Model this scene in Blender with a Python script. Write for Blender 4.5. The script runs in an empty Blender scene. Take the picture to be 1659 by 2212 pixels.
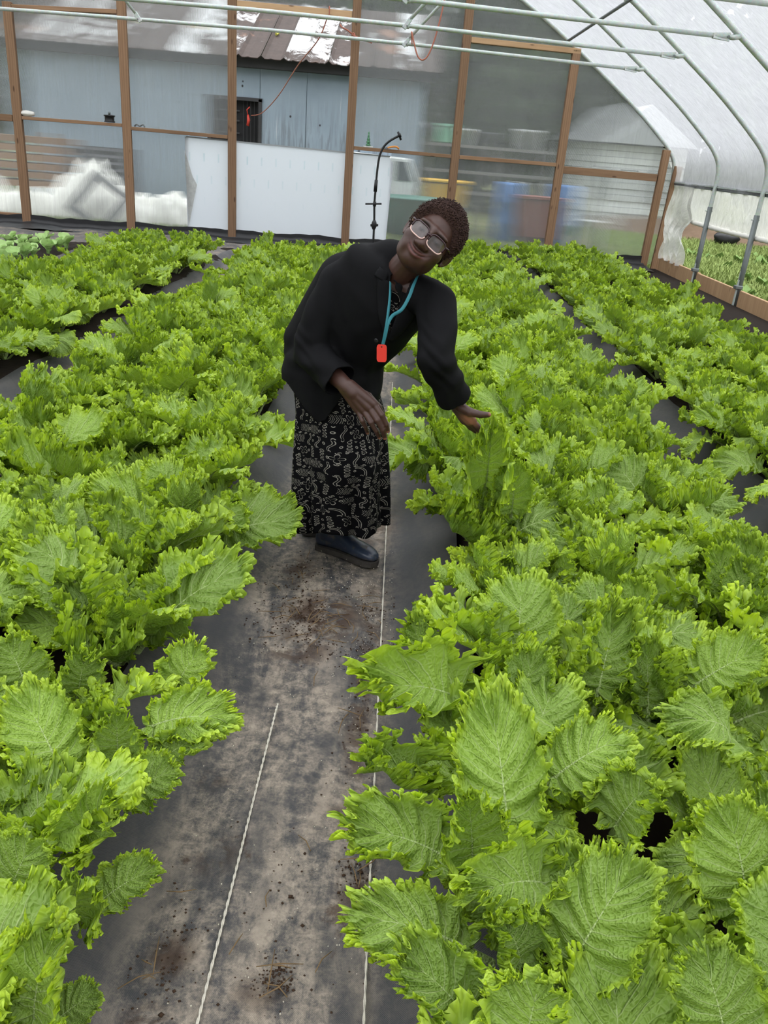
import bpy, bmesh, math, random
import numpy as np
from mathutils import Vector, Matrix, Euler, noise
from mathutils.bvhtree import BVHTree

SC = bpy.context.scene
COL = SC.collection
PI = math.pi

# ------------------------------------------------------------------ camera
cam_data = bpy.data.cameras.new('camera')
cam = bpy.data.objects.new('camera', cam_data)
COL.objects.link(cam)
cam_data.sensor_fit = 'HORIZONTAL'
cam_data.sensor_width = 36.0
cam_data.lens = 1790.0 * 36.0 / 1659.0
cam_data.clip_end = 300
def _camera_axes():
    f = 1790.0
    d = Vector((500 - 829.5, 5200 - 1106.0, f)).normalized()      # straight down, in camera space
    x = 868 - 829.5
    y = -(x * d.x + f * d.z) / d.y
    Y = Vector((x, y, f)).normalized()                            # along the beds
    X = Y.cross(-d)
    return X, Y, -d
_X, _Y, _U = _camera_axes()
_right = Vector((_X.x, _Y.x, _U.x)); _down = Vector((_X.y, _Y.y, _U.y)); _fwd = Vector((_X.z, _Y.z, _U.z))
M = Matrix.Identity(4)
for i in range(3):
    M[i][0] = _right[i]; M[i][1] = -_down[i]; M[i][2] = -_fwd[i]
M[2][3] = 1.55
cam.matrix_world = M
SC.camera = cam

# ------------------------------------------------------------------ world: overcast sky, brighter overhead
world = bpy.data.worlds.new('overcast_sky')
SC.world = world
world.use_nodes = True
wn = world.node_tree
wn.nodes.clear()
_o = wn.nodes.new('ShaderNodeOutputWorld'); _b = wn.nodes.new('ShaderNodeBackground')
_tc = wn.nodes.new('ShaderNodeTexCoord'); _sx = wn.nodes.new('ShaderNodeSeparateXYZ')
_mr = wn.nodes.new('ShaderNodeMapRange')
_mr.inputs[1].default_value = 0.0; _mr.inputs[2].default_value = 1.0
_mr.inputs[3].default_value = 0.40; _mr.inputs[4].default_value = 2.5
_pw = wn.nodes.new('ShaderNodeMath'); _pw.operation = 'POWER'; _pw.inputs[1].default_value = 1.5
_mx = wn.nodes.new('ShaderNodeMath'); _mx.operation = 'MAXIMUM'; _mx.inputs[1].default_value = 0.0
wn.links.new(_tc.outputs['Generated'], _sx.inputs[0])
wn.links.new(_sx.outputs[2], _mx.inputs[0]); wn.links.new(_mx.outputs[0], _pw.inputs[0]); wn.links.new(_pw.outputs[0], _mr.inputs[0])
wn.links.new(_mr.outputs[0], _b.inputs[1])
_b.inputs[0].default_value = (0.96, 0.98, 1.0, 1)
wn.links.new(_b.outputs[0], _o.inputs[0])
world.cycles.sampling_method = 'NONE'

SC.view_settings.view_transform = 'Standard'
SC.view_settings.look = 'None'
SC.view_settings.gamma = 1.0
SC.view_settings.use_curve_mapping = False
SC.view_settings.exposure = 0.9
SC.cycles.caustics_reflective = False
SC.cycles.caustics_refractive = False
SC.cycles.use_adaptive_sampling = True
SC.cycles.adaptive_threshold = 0.1
SC.cycles.max_bounces = 4
SC.cycles.diffuse_bounces = 2
SC.cycles.glossy_bounces = 2
SC.cycles.transmission_bounces = 6
SC.cycles.transparent_max_bounces = 8

# ------------------------------------------------------------------ helpers
def obj(name, mesh, mat=None, parent=None):
    o = bpy.data.objects.new(name, mesh)
    COL.objects.link(o)
    if parent is not None: o.parent = parent
    if mat is not None and mesh is not None and len(mesh.materials) == 0:
        mesh.materials.append(mat)
    return o
def empty(name, loc=(0, 0, 0), rz=0.0):
    o = bpy.data.objects.new(name, None); COL.objects.link(o)
    o.location = loc; o.rotation_euler = (0, 0, rz); o.empty_display_size = 0.1
    return o
def tag(o, label=None, cat=None, group=None, kind=None):
    if label: o['label'] = label
    if cat: o['category'] = cat
    if group: o['group'] = group
    if kind: o['kind'] = kind
    return o

class MB:
    """collects shapes; build() links them as one mesh object"""
    def __init__(s): s.v = []; s.f = []
    def add(s, vs, fs):
        n = len(s.v); s.v += [tuple(p) for p in vs]; s.f += [tuple(i + n for i in q) for q in fs]; return s
    def box(s, c, d, rot=None):
        hx, hy, hz = d[0] / 2, d[1] / 2, d[2] / 2
        vs = [Vector((x * hx, y * hy, z * hz)) for x in (-1, 1) for y in (-1, 1) for z in (-1, 1)]
        if rot is not None: vs = [rot @ p for p in vs]
        c = Vector(c)
        return s.add([p + c for p in vs], [(0, 1, 3, 2), (4, 6, 7, 5), (0, 4, 5, 1), (2, 3, 7, 6), (0, 2, 6, 4), (1, 5, 7, 3)])
    def tube(s, pts, r, n=8, cap=True):
        pts = [Vector(p) for p in pts]
        k = len(pts); rs = r if hasattr(r, '__len__') else [r] * k
        T = [(pts[min(i + 1, k - 1)] - pts[max(i - 1, 0)]).normalized() for i in range(k)]
        ref = Vector((0, 0, 1)) if abs(T[0].z) < .9 else Vector((1, 0, 0))
        u = T[0].cross(ref).normalized(); vs = []
        for i in range(k):
            u = (u - T[i] * u.dot(T[i])).normalized(); w = T[i].cross(u)
            for j in range(n):
                a = 2 * PI * j / n; vs.append(pts[i] + (u * math.cos(a) + w * math.sin(a)) * rs[i])
        fs = [(i * n + j, i * n + (j + 1) % n, (i + 1) * n + (j + 1) % n, (i + 1) * n + j) for i in range(k - 1) for j in range(n)]
        if cap: fs += [tuple(range(n - 1, -1, -1)), tuple(range((k - 1) * n, k * n))]
        return s.add(vs, fs)
    def lathe(s, prof, c=(0, 0, 0), n=16, rot=None):
        vs = []; k = len(prof); c = Vector(c)
        for r, z in prof:
            for j in range(n):
                a = 2 * PI * j / n; p = Vector((r * math.cos(a), r * math.sin(a), z))
                if rot is not None: p = rot @ p
                vs.append(p + c)
        fs = [(i * n + j, i * n + (j + 1) % n, (i + 1) * n + (j + 1) % n, (i + 1) * n + j) for i in range(k - 1) for j in range(n)]
        fs += [tuple(range(n - 1, -1, -1)), tuple(range((k - 1) * n, k * n))]
        return s.add(vs, fs)
    def loft(s, rings, cap=True):
        n = len(rings[0]); k = len(rings); vs = [p for r in rings for p in r]
        fs = [(i * n + j, i * n + (j + 1) % n, (i + 1) * n + (j + 1) % n, (i + 1) * n + j) for i in range(k - 1) for j in range(n)]
        if cap: fs += [tuple(range(n - 1, -1, -1)), tuple(range((k - 1) * n, k * n))]
        return s.add(vs, fs)
    def prism(s, poly, axis_off):
        """poly: list of 3D points, extruded by vector axis_off"""
        n = len(poly); off = Vector(axis_off); vs = [Vector(p) for p in poly] + [Vector(p) + off for p in poly]
        fs = [tuple(range(n - 1, -1, -1)), tuple(range(n, 2 * n))] + [(i, (i + 1) % n, n + (i + 1) % n, n + i) for i in range(n)]
        return s.add(vs, fs)
    def mesh(s, name, smooth=False):
        me = bpy.data.meshes.new(name); me.from_pydata(s.v, [], s.f); 
        bm = bmesh.new(); bm.from_mesh(me); bmesh.ops.recalc_face_normals(bm, faces=bm.faces); bm.to_mesh(me); bm.free()
        if smooth: me.shade_smooth()
        me.update(); return me
    def build(s, name, mat, parent=None, smooth=False, bevel=0):
        o = obj(name, s.mesh(name, smooth), mat, parent)
        if bevel:
            b = o.modifiers.new('edge', 'BEVEL'); b.width = bevel; b.segments = 1; b.limit_method = 'ANGLE'
        return o

def grid_mesh(name, P, closed_u=False, uv=None, smooth=True):
    """P: (n,m,3) array -> mesh"""
    n, m = P.shape[:2]
    idx = np.arange(n * m).reshape(n, m)
    if closed_u: idx = np.vstack([idx, idx[:1]])
    q = np.stack([idx[:-1, :-1], idx[1:, :-1], idx[1:, 1:], idx[:-1, 1:]], -1).reshape(-1, 4)
    return np_mesh(name, P.reshape(-1, 3), q, None if uv is None else uv.reshape(-1, 2), smooth)
def np_mesh(name, V, Q, uv=None, smooth=True, T=None):
    me = bpy.data.meshes.new(name)
    V = np.ascontiguousarray(V, dtype=np.float32)
    loops = Q.reshape(-1); starts = np.arange(len(Q)) * Q.shape[1]
    me.vertices.add(len(V)); me.vertices.foreach_set('co', V.reshape(-1))
    me.loops.add(len(loops)); me.loops.foreach_set('vertex_index', loops.astype(np.int32))
    me.polygons.add(len(Q)); me.polygons.foreach_set('loop_start', starts.astype(np.int32))
    me.update(calc_edges=True)
    if uv is not None:
        l = me.uv_layers.new(name='UVMap'); l.data.foreach_set('uv', np.ascontiguousarray(uv[loops], dtype=np.float32).reshape(-1))
    if smooth: me.polygons.foreach_set('use_smooth', np.ones(len(Q), dtype=bool))
    me.validate(); me.update(); return me
def sstep(a, b, x):
    t = np.clip((x - a) / (b - a), 0, 1); return t * t * (3 - 2 * t)

# ------------------------------------------------------------------ material helpers
class NT:
    def __init__(s, name):
        s.m = bpy.data.materials.new(name); s.m.use_nodes = True; s.t = s.m.node_tree; s.t.nodes.clear()
        s.out = s.t.nodes.new('ShaderNodeOutputMaterial')
    def n(s, typ, **kw):
        nd = s.t.nodes.new('ShaderNode' + typ)
        for k, v in kw.items(): setattr(nd, k, v)
        return nd
    def put(s, sock, v):
        if isinstance(v, bpy.types.NodeSocket): s.t.links.new(v, sock)
        elif v is not None:
            if isinstance(v, tuple) and len(v) == 3 and sock.type == 'RGBA': v = v + (1,)
            sock.default_value = v
    def math(s, op, a, b=None, c=None, clamp=False):
        nd = s.n('Math', operation=op, use_clamp=clamp)
        s.put(nd.inputs[0], a); s.put(nd.inputs[1], b)
        if c is not None: s.put(nd.inputs[2], c)
        return nd.outputs[0]
    def vmath(s, op, a, b=None, scale=None):
        nd = s.n('VectorMath', operation=op); s.put(nd.inputs[0], a)
        if b is not None: s.put(nd.inputs[1], b)
        if scale is not None: s.put(nd.inputs['Scale'], scale)
        return nd.outputs[0] if op not in ('LENGTH', 'DISTANCE', 'DOT_PRODUCT') else nd.outputs['Value']
    def mix(s, f, a, b, blend='MIX'):
        nd = s.n('Mix', data_type='RGBA', blend_type=blend); nd.clamp_factor = True
        s.put(nd.inputs[0], f); s.put(nd.inputs[6], a); s.put(nd.inputs[7], b); return nd.outputs[2]
    def coord(s, kind='Object'): return s.n('TexCoord').outputs[kind]
    def mapping(s, vec, scale=(1, 1, 1), loc=(0, 0, 0), rot=(0, 0, 0)):
        nd = s.n('Mapping'); s.put(nd.inputs[0], vec); nd.inputs['Scale'].default_value = scale
        nd.inputs['Location'].default_value = loc; nd.inputs['Rotation'].default_value = rot; return nd.outputs[0]
    def noise(s, vec, scale, detail=4, rough=.55, dist=0.0, out=0):
        nd = s.n('TexNoise'); s.put(nd.inputs['Vector'], vec); nd.inputs['Scale'].default_value = scale
        nd.inputs['Detail'].default_value = detail; nd.inputs['Roughness'].default_value = rough; nd.inputs['Distortion'].default_value = dist
        return nd.outputs[out]
    def voronoi(s, vec, scale, feature='F1', out='Distance', rnd=1.0):
        nd = s.n('TexVoronoi', feature=feature); s.put(nd.inputs['Vector'], vec); nd.inputs['Scale'].default_value = scale
        nd.inputs['Randomness'].default_value = rnd
        return nd.outputs[out]
    def wave(s, vec, scale, dist=0.0, direction='X', detail=2, dscale=1.0):
        nd = s.n('TexWave', bands_direction=direction); s.put(nd.inputs['Vector'], vec); nd.inputs['Scale'].default_value = scale
        nd.inputs['Distortion'].default_value = dist; nd.inputs['Detail'].default_value = detail; nd.inputs['Detail Scale'].default_value = dscale
        return nd.outputs['Fac']
    def ramp(s, f, stops, interp='LINEAR'):
        nd = s.n('ValToRGB'); cr = nd.color_ramp; cr.interpolation = interp
        while len(cr.elements) < len(stops): cr.elements.new(.5)
        for e, (p, c) in zip(cr.elements, stops):
            e.position = p; e.color = (c, c, c, 1) if not hasattr(c, '__len__') else (tuple(c) + (1,))[:4]
        s.put(nd.inputs[0], f); return nd.outputs[0]
    def smooth(s, x, a, b):
        nd = s.n('MapRange', interpolation_type='SMOOTHSTEP'); s.put(nd.inputs[0], x)
        nd.inputs[1].default_value = a; nd.inputs[2].default_value = b; return nd.outputs[0]
    def bump(s, h, strength=.3, dist=.01, normal=None):
        nd = s.n('Bump'); s.put(nd.inputs['Height'], h); nd.inputs['Strength'].default_value = strength; nd.inputs['Distance'].default_value = dist
        if normal is not None: s.put(nd.inputs['Normal'], normal)
        return nd.outputs[0]
    def principled(s, color, rough=.6, normal=None, metal=0.0, spec=.5, **kw):
        nd = s.n('BsdfPrincipled'); s.put(nd.inputs['Base Color'], color); s.put(nd.inputs['Roughness'], rough)
        s.put(nd.inputs['Metallic'], metal); nd.inputs['Specular IOR Level'].default_value = spec
        if normal is not None: s.put(nd.inputs['Normal'], normal)
        for k, v in kw.items(): s.put(nd.inputs[k], v)
        return nd.outputs[0]
    def mixs(s, f, a, b):
        nd = s.n('MixShader'); s.put(nd.inputs[0], f); s.put(nd.inputs[1], a); s.put(nd.inputs[2], b); return nd.outputs[0]
    def done(s, surf): s.put(s.out.inputs[0], surf); return s.m
def srgb(r, g, b):
    return tuple(((c / 255 / 12.92) if c / 255 <= .04045 else ((c / 255 + .055) / 1.055) ** 2.4) for c in (r, g, b))
def simple(name, rgb, rough=.6, metal=0.0, spec=.5, var=.15, scale=8, bump=0.0, bscale=40):
    t = NT(name); v = t.coord(); c = srgb(*rgb)
    n = t.noise(v, scale, 4)
    col = t.mix(n, tuple(x * (1 - var) for x in c), tuple(min(1, x * (1 + var)) for x in c))
    nm = t.bump(t.noise(v, bscale, 3), bump, .004) if bump else None
    return t.done(t.principled(col, rough, nm, metal, spec))
PLANTS = True
# ------------------------------------------------------------------ materials
def make_wood(name, base, dark, scale=1.0):
    t = NT(name); v = t.coord()
    info = t.n('ObjectInfo')
    off = t.vmath('SCALE', t.n('CombineXYZ').outputs[0], scale=1.0)
    cx = t.n('CombineXYZ'); t.put(cx.inputs[0], info.outputs['Random']); t.put(cx.inputs[1], info.outputs['Random']); t.put(cx.inputs[2], info.outputs['Random'])
    vv = t.vmath('ADD', v, t.vmath('SCALE', cx.outputs[0], scale=37.0))
    g = t.noise(t.mapping(vv, (26 * scale, 26 * scale, 1.3 * scale)), 1.0, 5, .6, .6)
    rings = t.wave(t.mapping(vv, (1, 1, .12)), 9 * scale, 6.0, 'X', 3, 1.2)
    k = t.voronoi(t.mapping(vv, (9, 9, 2.6)), 1.0)
    knot = t.smooth(k, .16, .06)
    f = t.math('ADD', t.math('MULTIPLY', g, .75), t.math('MULTIPLY', rings, .3), clamp=True)
    col = t.mix(f, srgb(*dark), srgb(*base))
    col = t.mix(t.math('MULTIPLY', knot, .8), col, srgb(70, 42, 22))
    hs = t.n('HueSaturation'); t.put(hs.inputs['Color'], col)
    t.put(hs.inputs['Value'], t.math('ADD', t.math('MULTIPLY', info.outputs['Random'], .3), .85)); hs.inputs['Saturation'].default_value = .84
    return t.done(t.principled(hs.outputs[0], .65, t.bump(g, .25, .003), spec=.3))
WOOD = make_wood('pine_timber', (158, 118, 78), (110, 76, 46))
WOOD_PALE = make_wood('pale_pine_timber', (200, 160, 108), (162, 118, 72))

def make_film(name, transp, tint, wrinkle):
    t = NT(name); v = t.coord()
    w = t.noise(t.mapping(v, (1.0, 3.0, 1.0), rot=(.5, 0, .3)), 2.6, 5, .62, 1.0)
    wet_fold_streak = t.noise(t.mapping(v, (2.2, 9.0, 2.2), rot=(.25, 0, 0)), 5.0, 4, .7)
    nm = t.bump(w, wrinkle, .05)
    col = t.mix(t.smooth(t.math('ADD', t.math('MULTIPLY', wet_fold_streak, .7), t.math('MULTIPLY', w, .3)), .32, .66), tuple(c * .80 for c in tint), tint)  # condensation streaks, plus wrinkle light and shade painted into the film tint
    tr = t.n('BsdfTranslucent'); t.put(tr.inputs[0], col); t.put(tr.inputs['Normal'], nm)
    tp = t.n('BsdfTransparent'); t.put(tp.inputs[0], (1, 1, 1))
    df = t.n('BsdfDiffuse'); t.put(df.inputs[0], col); t.put(df.inputs['Normal'], nm)
    s = t.mixs(.22, tr.outputs[0], df.outputs[0])
    return t.done(t.mixs(transp, s, tp.outputs[0]))
FILM = make_film('greenhouse_film', .36, (.70, .71, .745), .6)
FILM_WHITE = make_film('white_plastic_film', .10, (.93, .93, .9), 1.0)

def make_polycarb():
    t = NT('twin_wall_polycarbonate'); v = t.coord('Object')
    # vertical flutes: horizontal position drives a fine ridge, which smears the view sideways
    sx = t.n('SeparateXYZ'); t.put(sx.inputs[0], v)
    wob = t.math('MULTIPLY', t.noise(v, 1.3, 2), .02)
    ph = t.math('MULTIPLY', t.math('ADD', sx.outputs[0], wob), 2 * PI / .010)
    ridge = t.math('SINE', ph)
    big = t.noise(t.mapping(v, (1.5, 1, .35)), 2.0, 3, .5)
    h = t.math('ADD', ridge, t.math('MULTIPLY', big, 1.0))
    nm = t.bump(h, 1.0, .00055)
    rf = t.n('BsdfRefraction'); rf.inputs['IOR'].default_value = 1.12; rf.inputs['Roughness'].default_value = .045
    t.put(rf.inputs['Normal'], nm); t.put(rf.inputs[0], (.93, .95, .95))
    dirt = t.noise(t.mapping(v, (9, 1, .5)), 3, 5, .65)
    drip = t.noise(t.mapping(v, (60, 1, 1.2)), 1, 3, .5)
    haze = t.math('ADD', t.math('MULTIPLY', dirt, .16), t.math('MULTIPLY', t.smooth(drip, .62, .8), .12))
    tl = t.n('BsdfTranslucent'); t.put(tl.inputs[0], (.85, .87, .88))
    df = t.n('BsdfDiffuse'); t.put(df.inputs[0], (.75, .77, .78))
    milky = t.mixs(.5, tl.outputs[0], df.outputs[0])
    s = t.mixs(t.math('ADD', haze, .10), rf.outputs[0], milky)
    gl = t.n('BsdfGlossy'); gl.inputs['Roughness'].default_value = .15; t.put(gl.inputs['Normal'], nm)
    lw = t.n('LayerWeight'); lw.inputs[0].default_value = .25
    s = t.mixs(t.math('MULTIPLY', lw.outputs['Fresnel'], .25), s, gl.outputs[0])
    return t.done(s)
POLYCARB = make_polycarb()

def make_galv():
    t = NT('galvanised_steel'); v = t.coord()
    sp = t.voronoi(v, 55, out='Color'); n = t.noise(v, 9, 4)
    col = t.mix(n, srgb(176, 184, 180), srgb(214, 222, 218))
    col = t.mix(.15, col, sp, 'MULTIPLY')
    return t.done(t.principled(col, t.math('ADD', t.math('MULTIPLY', n, .2), .36), None, .35, .5))
GALV = make_galv()
GALV_DARK = simple('weathered_steel', (112, 118, 118), .5, .5, .5, .2)

def make_fabric_ground():
    t = NT('woven_ground_cover'); v = t.coord('Object')
    sx = t.n('SeparateXYZ'); t.put(sx.inputs[0], v)
    weave = t.math('MULTIPLY', t.math('SINE', t.math('MULTIPLY', sx.outputs[0], 2 * PI / .0042)), t.math('SINE', t.math('MULTIPLY', sx.outputs[1], 2 * PI / .0042)))
    col = t.mix(t.math('ADD', t.math('MULTIPLY', weave, .5), .5), srgb(46, 46, 48), srgb(80, 80, 82))
    # dried mud film, streaked along the walkway
    st = t.noise(t.mapping(v, (3.2, .8, 1)), 3.0, 7, .68, .5)
    fine = t.noise(v, 26, 8, .75, .3); grit = t.noise(v, 160, 3, .7)
    st2 = t.noise(t.mapping(v, (1.3, .7, 1), (4, 1, 0)), 4.2, 5, .6)
    mud = t.math('MULTIPLY', t.smooth(t.math('ADD', t.math('ADD', t.math('MULTIPLY', st, .5), t.math('MULTIPLY', fine, .38)), t.math('MULTIPLY', grit, .14)), .41, .60), t.smooth(st2, .27, .55))
    att = t.n('Attribute', attribute_name='tread')
    mud = t.math('MULTIPLY', mud, t.math('ADD', t.math('MULTIPLY', att.outputs['Fac'], .9), .12), clamp=True)
    col = t.mix(t.math('MULTIPLY', mud, .9), col, t.mix(fine, srgb(116, 105, 94), srgb(196, 182, 164)))
    soilm = t.math('MULTIPLY', t.smooth(t.noise(t.mapping(v, (1.4, .9, 1), (1.7, .3, 0)), 3.4, 6, .7, .4), .60, .68), t.n('Attribute', attribute_name='tread').outputs['Fac'])
    sp = t.math('MULTIPLY', t.n('Attribute', attribute_name='soil').outputs['Fac'], t.smooth(t.noise(v, 11, 6, .7, .6), .40, .56))
    soilm = t.math('MAXIMUM', t.math('MULTIPLY', soilm, .8), sp)
    col = t.mix(soilm, col, t.mix(fine, srgb(38, 27, 20), srgb(86, 64, 48)))
    h = t.math('ADD', t.math('MULTIPLY', weave, .12), t.math('ADD', t.math('MULTIPLY', fine, .6), t.math('MULTIPLY', soilm, 1.2)))
    return t.done(t.principled(col, t.math('ADD', t.math('MULTIPLY', mud, .3), .55), t.bump(h, .5, .006), spec=.35))
FABRIC = make_fabric_ground()
SOIL = simple('dark_soil', (34, 26, 20), .95, 0, .2, .45, 14, .8, 60)
def make_grass_ground():
    t = NT('outdoor_grass_ground'); v = t.coord()
    n = t.noise(v, .8, 6, .65); n2 = t.noise(v, 14, 5, .7)
    col = t.mix(t.smooth(n, .35, .65), srgb(112, 124, 72), srgb(150, 146, 108))
    col = t.mix(n2, t.mix(.5, col, (0.01, .02, .005)), col)
    return t.done(t.principled(col, .9, t.bump(n2, .8, .05), spec=.2))
GRASS_GROUND = make_grass_ground()
GRASS_BLADE = simple('grass_blade', (140, 156, 92), .8, 0, .15, .35, 3)
BLACK_PLASTIC = simple('black_plastic', (24, 24, 26), .45, 0, .4, .2, 10)
BLACK_SHEET = simple('black_sheet', (30, 30, 32), .5, 0, .5, .3, 6, .4, 18)
WHITE_TARP = simple('white_tarp', (232, 230, 222), .6, 0, .4, .06, 3, .5, 6)
TWINE = simple('white_twine', (206, 200, 186), .8, 0, .2, .25, 300)
ORANGE_CORD = simple('orange_cord', (170, 104, 84), .6, 0, .4, .15)
# ------------------------------------------------------------------ the greenhouse shell
RIDGE = -1.85
HOOP = [(6.56, -.3), (6.58, .6), (6.60, 1.35), (6.60, 1.55), (6.565, 1.72), (6.48, 1.86), (6.32, 2.02), (5.82, 2.43), (5.2, 2.87), (4.6, 3.28),
        (4.1, 3.6), (3.6, 3.89), (2.5, 4.5), (1.3, 5.05), (.5, 5.33), (0, 5.42)]
SKEW = .09
def wallY(x, y0=15.3): return y0 + SKEW * x
def section(off=0.0, step=True):
    """right foot -> ridge -> left foot, pushed outwards by off"""
    pts = [Vector((d, z)) for d, z in HOOP]
    full = pts + [Vector((-p.x, p.y)) for p in pts[-2::-1]]
    out = []
    for i, p in enumerate(full):
        a = full[max(0, i - 1)]; b = full[min(len(full) - 1, i + 1)]
        tg = (b - a).normalized(); nrm = Vector((tg.y, -tg.x))
        out.append(p + nrm * off)
    return [(RIDGE + p.x, p.y) for p in out]
def hoop_z(x):
    d = abs(x - RIDGE)
    for (d1, z1), (d0, z0) in zip(HOOP[:-1], HOOP[1:]):
        if d0 <= d <= d1: return z0 + (z1 - z0) * (d - d0) / max(1e-6, d1 - d0)
    return 0

# ground outside and inside
gp = MB().add([(-60, -12, -.14), (60, -12, -.14), (60, 90, -.14), (-60, 90, -.14)], [(0, 1, 2, 3)])
tag(gp.build('ground', GRASS_GROUND), kind='structure')
fl = MB().box((RIDGE, 6.2, -.10), (13.1, 18.6, .1))
tag(fl.build('floor', SOIL), kind='structure')

# roof film, one sheet over the hoops
sec = section(.035)
def film_sheet():
    sub = []
    for (x0, z0), (x1, z1) in zip(sec[:-1], sec[1:]):
        k = max(1, int(math.hypot(x1 - x0, z1 - z0) / .16))
        for i in range(k): sub.append((x0 + (x1 - x0) * i / k, z0 + (z1 - z0) * i / k))
    sub.append(sec[-1]); sub = [p for p in sub if p[1] >= 1.36]; sub = [(sub[0][0], 1.365)] + sub + [(sub[-1][0], 1.365)]
    ys = np.linspace(-2.6, 15.36, 150); P = np.zeros((len(sub), len(ys), 3))
    hy = np.array(HOOP_Y)
    for i, (x, z) in enumerate(sub):
        for j, y in enumerate(ys):
            dmin = np.min(np.abs(hy - y)) if True else 0
            sag = .02 * min(1, dmin / .9) ** 1.2
            rip = .012 * math.sin(y * 9 + z * 5) * math.sin(z * 2.2 + y) * min(1, dmin / .3)
            P[i, j] = (x - math.copysign(sag + rip, x - RIDGE), y + SKEW * (x), z - (sag + rip) * .6)
    return grid_mesh('roof', P)
HOOP_Y = [15.3, 13.07, 11.26, 9.43, 7.6, 5.77, 3.94, 2.11, .28, -1.55]     # at x = 0; hoops stand parallel to the end wall
tag(obj('roof', film_sheet(), FILM), kind='structure')

ORD = ['', 'first', 'second', 'third', 'fourth', 'fifth', 'sixth', 'seventh', 'eighth', 'ninth', 'tenth', 'eleventh', 'twelfth', 'thirteenth', 'fourteenth',
       'fifteenth', 'sixteenth', 'seventeenth', 'eighteenth', 'nineteenth', 'twentieth', 'twenty-first', 'twenty-second', 'twenty-third', 'twenty-fourth',
       'twenty-fifth', 'twenty-sixth', 'twenty-seventh', 'twenty-eighth', 'twenty-ninth', 'thirtieth', 'thirty-first', 'thirty-second', 'thirty-third', 'thirty-fourth']
def smooth_path(pts, k=4):
    P = [Vector(p) for p in pts]; out = []
    for i in range(len(P) - 1):
        a, b, c, d = P[max(0, i - 1)], P[i], P[i + 1], P[min(len(P) - 1, i + 2)]
        for j in range(k):
            t = j / k
            out.append(.5 * ((2 * b) + (c - a) * t + (2 * a - 5 * b + 4 * c - d) * t * t + (3 * b - a - 3 * c + d) * t ** 3))
    out.append(P[-1]); return out
hoop_sec = section(0)
for i, hy in enumerate(HOOP_Y[:6]):
    root = empty('greenhouse_hoop', (4.75, wallY(4.75, hy), -.1))
    lab = 'galvanised steel hoop set against the polycarbonate end wall' if i == 0 else \
          '%s free-standing galvanised hoop from the end wall, bent at the eave' % ORD[i]
    tag(root, lab, 'hoop', 'galvanised roof hoops')
    inv = Vector(root.location)
    pts = [(x - inv.x, hy + SKEW * x - inv.y - (.03 if i == 0 else 0), z - inv.z) for x, z in hoop_sec]
    MB().tube(smooth_path(pts, 4), .03, 10).build('pipe', GALV, root, True)
    if 0 < i:
        for sgn in (1, -1):
            x = RIDGE + sgn * 6.575; yy = hy + SKEW * x - inv.y
            MB().tube([(x - inv.x, yy, -.25 - inv.z), (x + .015 * sgn - inv.x, yy, 1.12 - inv.z)], .037, 10).build('ground_post', GALV_DARK, root, True)
            MB().tube([(x - .05 - inv.x, yy, 1.06 - inv.z), (x + .06 - inv.x, yy, 1.06 - inv.z)], .008, 6).build('bolt', GALV, root, True)
        if i < 4:
            MB().box((4.715 - inv.x, hy + SKEW * 4.715 - inv.y, .19 - inv.z), (.1, .1, .05)).build('strap', GALV_DARK, root, bevel=.008)

# cross ties with their web struts and clamps
for i, hy in enumerate(HOOP_Y[1:5]):
    root = empty('cross_tie', (RIDGE, hy + SKEW * RIDGE, 2.9))
    tag(root, ('galvanised cross tie pipe %s the end wall, bolted to the %s hoop') % (['nearest', 'second from', 'third from', 'fourth from'][i], ORD[i + 1] + ' free'), 'pipe', 'roof cross ties')
    def L(x, z, dy=0): return (x - RIDGE, SKEW * (x - RIDGE) + dy, z - 2.9)
    a, b = (3.22, 2.855), (-6.92, 2.855)
    MB().tube([L(*b), L(-4, 2.90), L(RIDGE, 2.92), L(.3, 2.905), L(*a)], .024, 10).build('pipe', GALV, root, True)
    for (x, z), s in ((a, 1), (b, -1)):
        # flattened pipe end, bolt and band clamp round the hoop
        MB().add([L(x - .16 * s, z + .024, -.024), L(x - .16 * s, z - .024, -.024), L(x + .02 * s, z - .04, -.008), L(x + .02 * s, z + .04, -.008),
                  L(x - .16 * s, z + .024, .024), L(x - .16 * s, z - .024, .024), L(x + .02 * s, z - .04, .008), L(x + .02 * s, z + .04, .008)],
                 [(0, 1, 2, 3), (7, 6, 5, 4), (0, 3, 7, 4), (1, 5, 6, 2), (3, 2, 6, 7), (0, 4, 5, 1)]).build('flattened_end', GALV, root)
        MB().tube([L(x, z, -.03), L(x, z, .03)], .012, 6).build('bolt', GALV_DARK, root)
        hx = RIDGE + s * 5.2; MB().add([], []).tube([L(x, z), L(x + .05 * s, z + .0), L(x + .12 * s, z + .02)], [.022, .026, .036], 8).build('clamp', GALV, root, True)
    for s in (1, -1):
        x0 = RIDGE + 1.80 * s; x1 = RIDGE + 2.95 * s; z1 = hoop_z(x1) - .03
        MB().tube([L(x0 + .03 * s, 2.97, -.02), L(x1, z1, -.02)], .02, 8).build('web_strut', GALV, root, True)
        MB().box(L(x0, 2.925, -.02), (.05, .03, .13), Matrix.Rotation(.6 * s, 3, 'Y')).build('strut_end', GALV, root, bevel=.006)
        MB().tube([L(x0 - .025, 2.905), L(x0 + .025, 2.905)], .031, 10).build('band_clamp', GALV, root, True)
        MB().tube([L(x0, 2.90, -.045), L(x0, 2.90, .03)], .009, 6).build('bolt', GALV_DARK, root)

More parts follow.
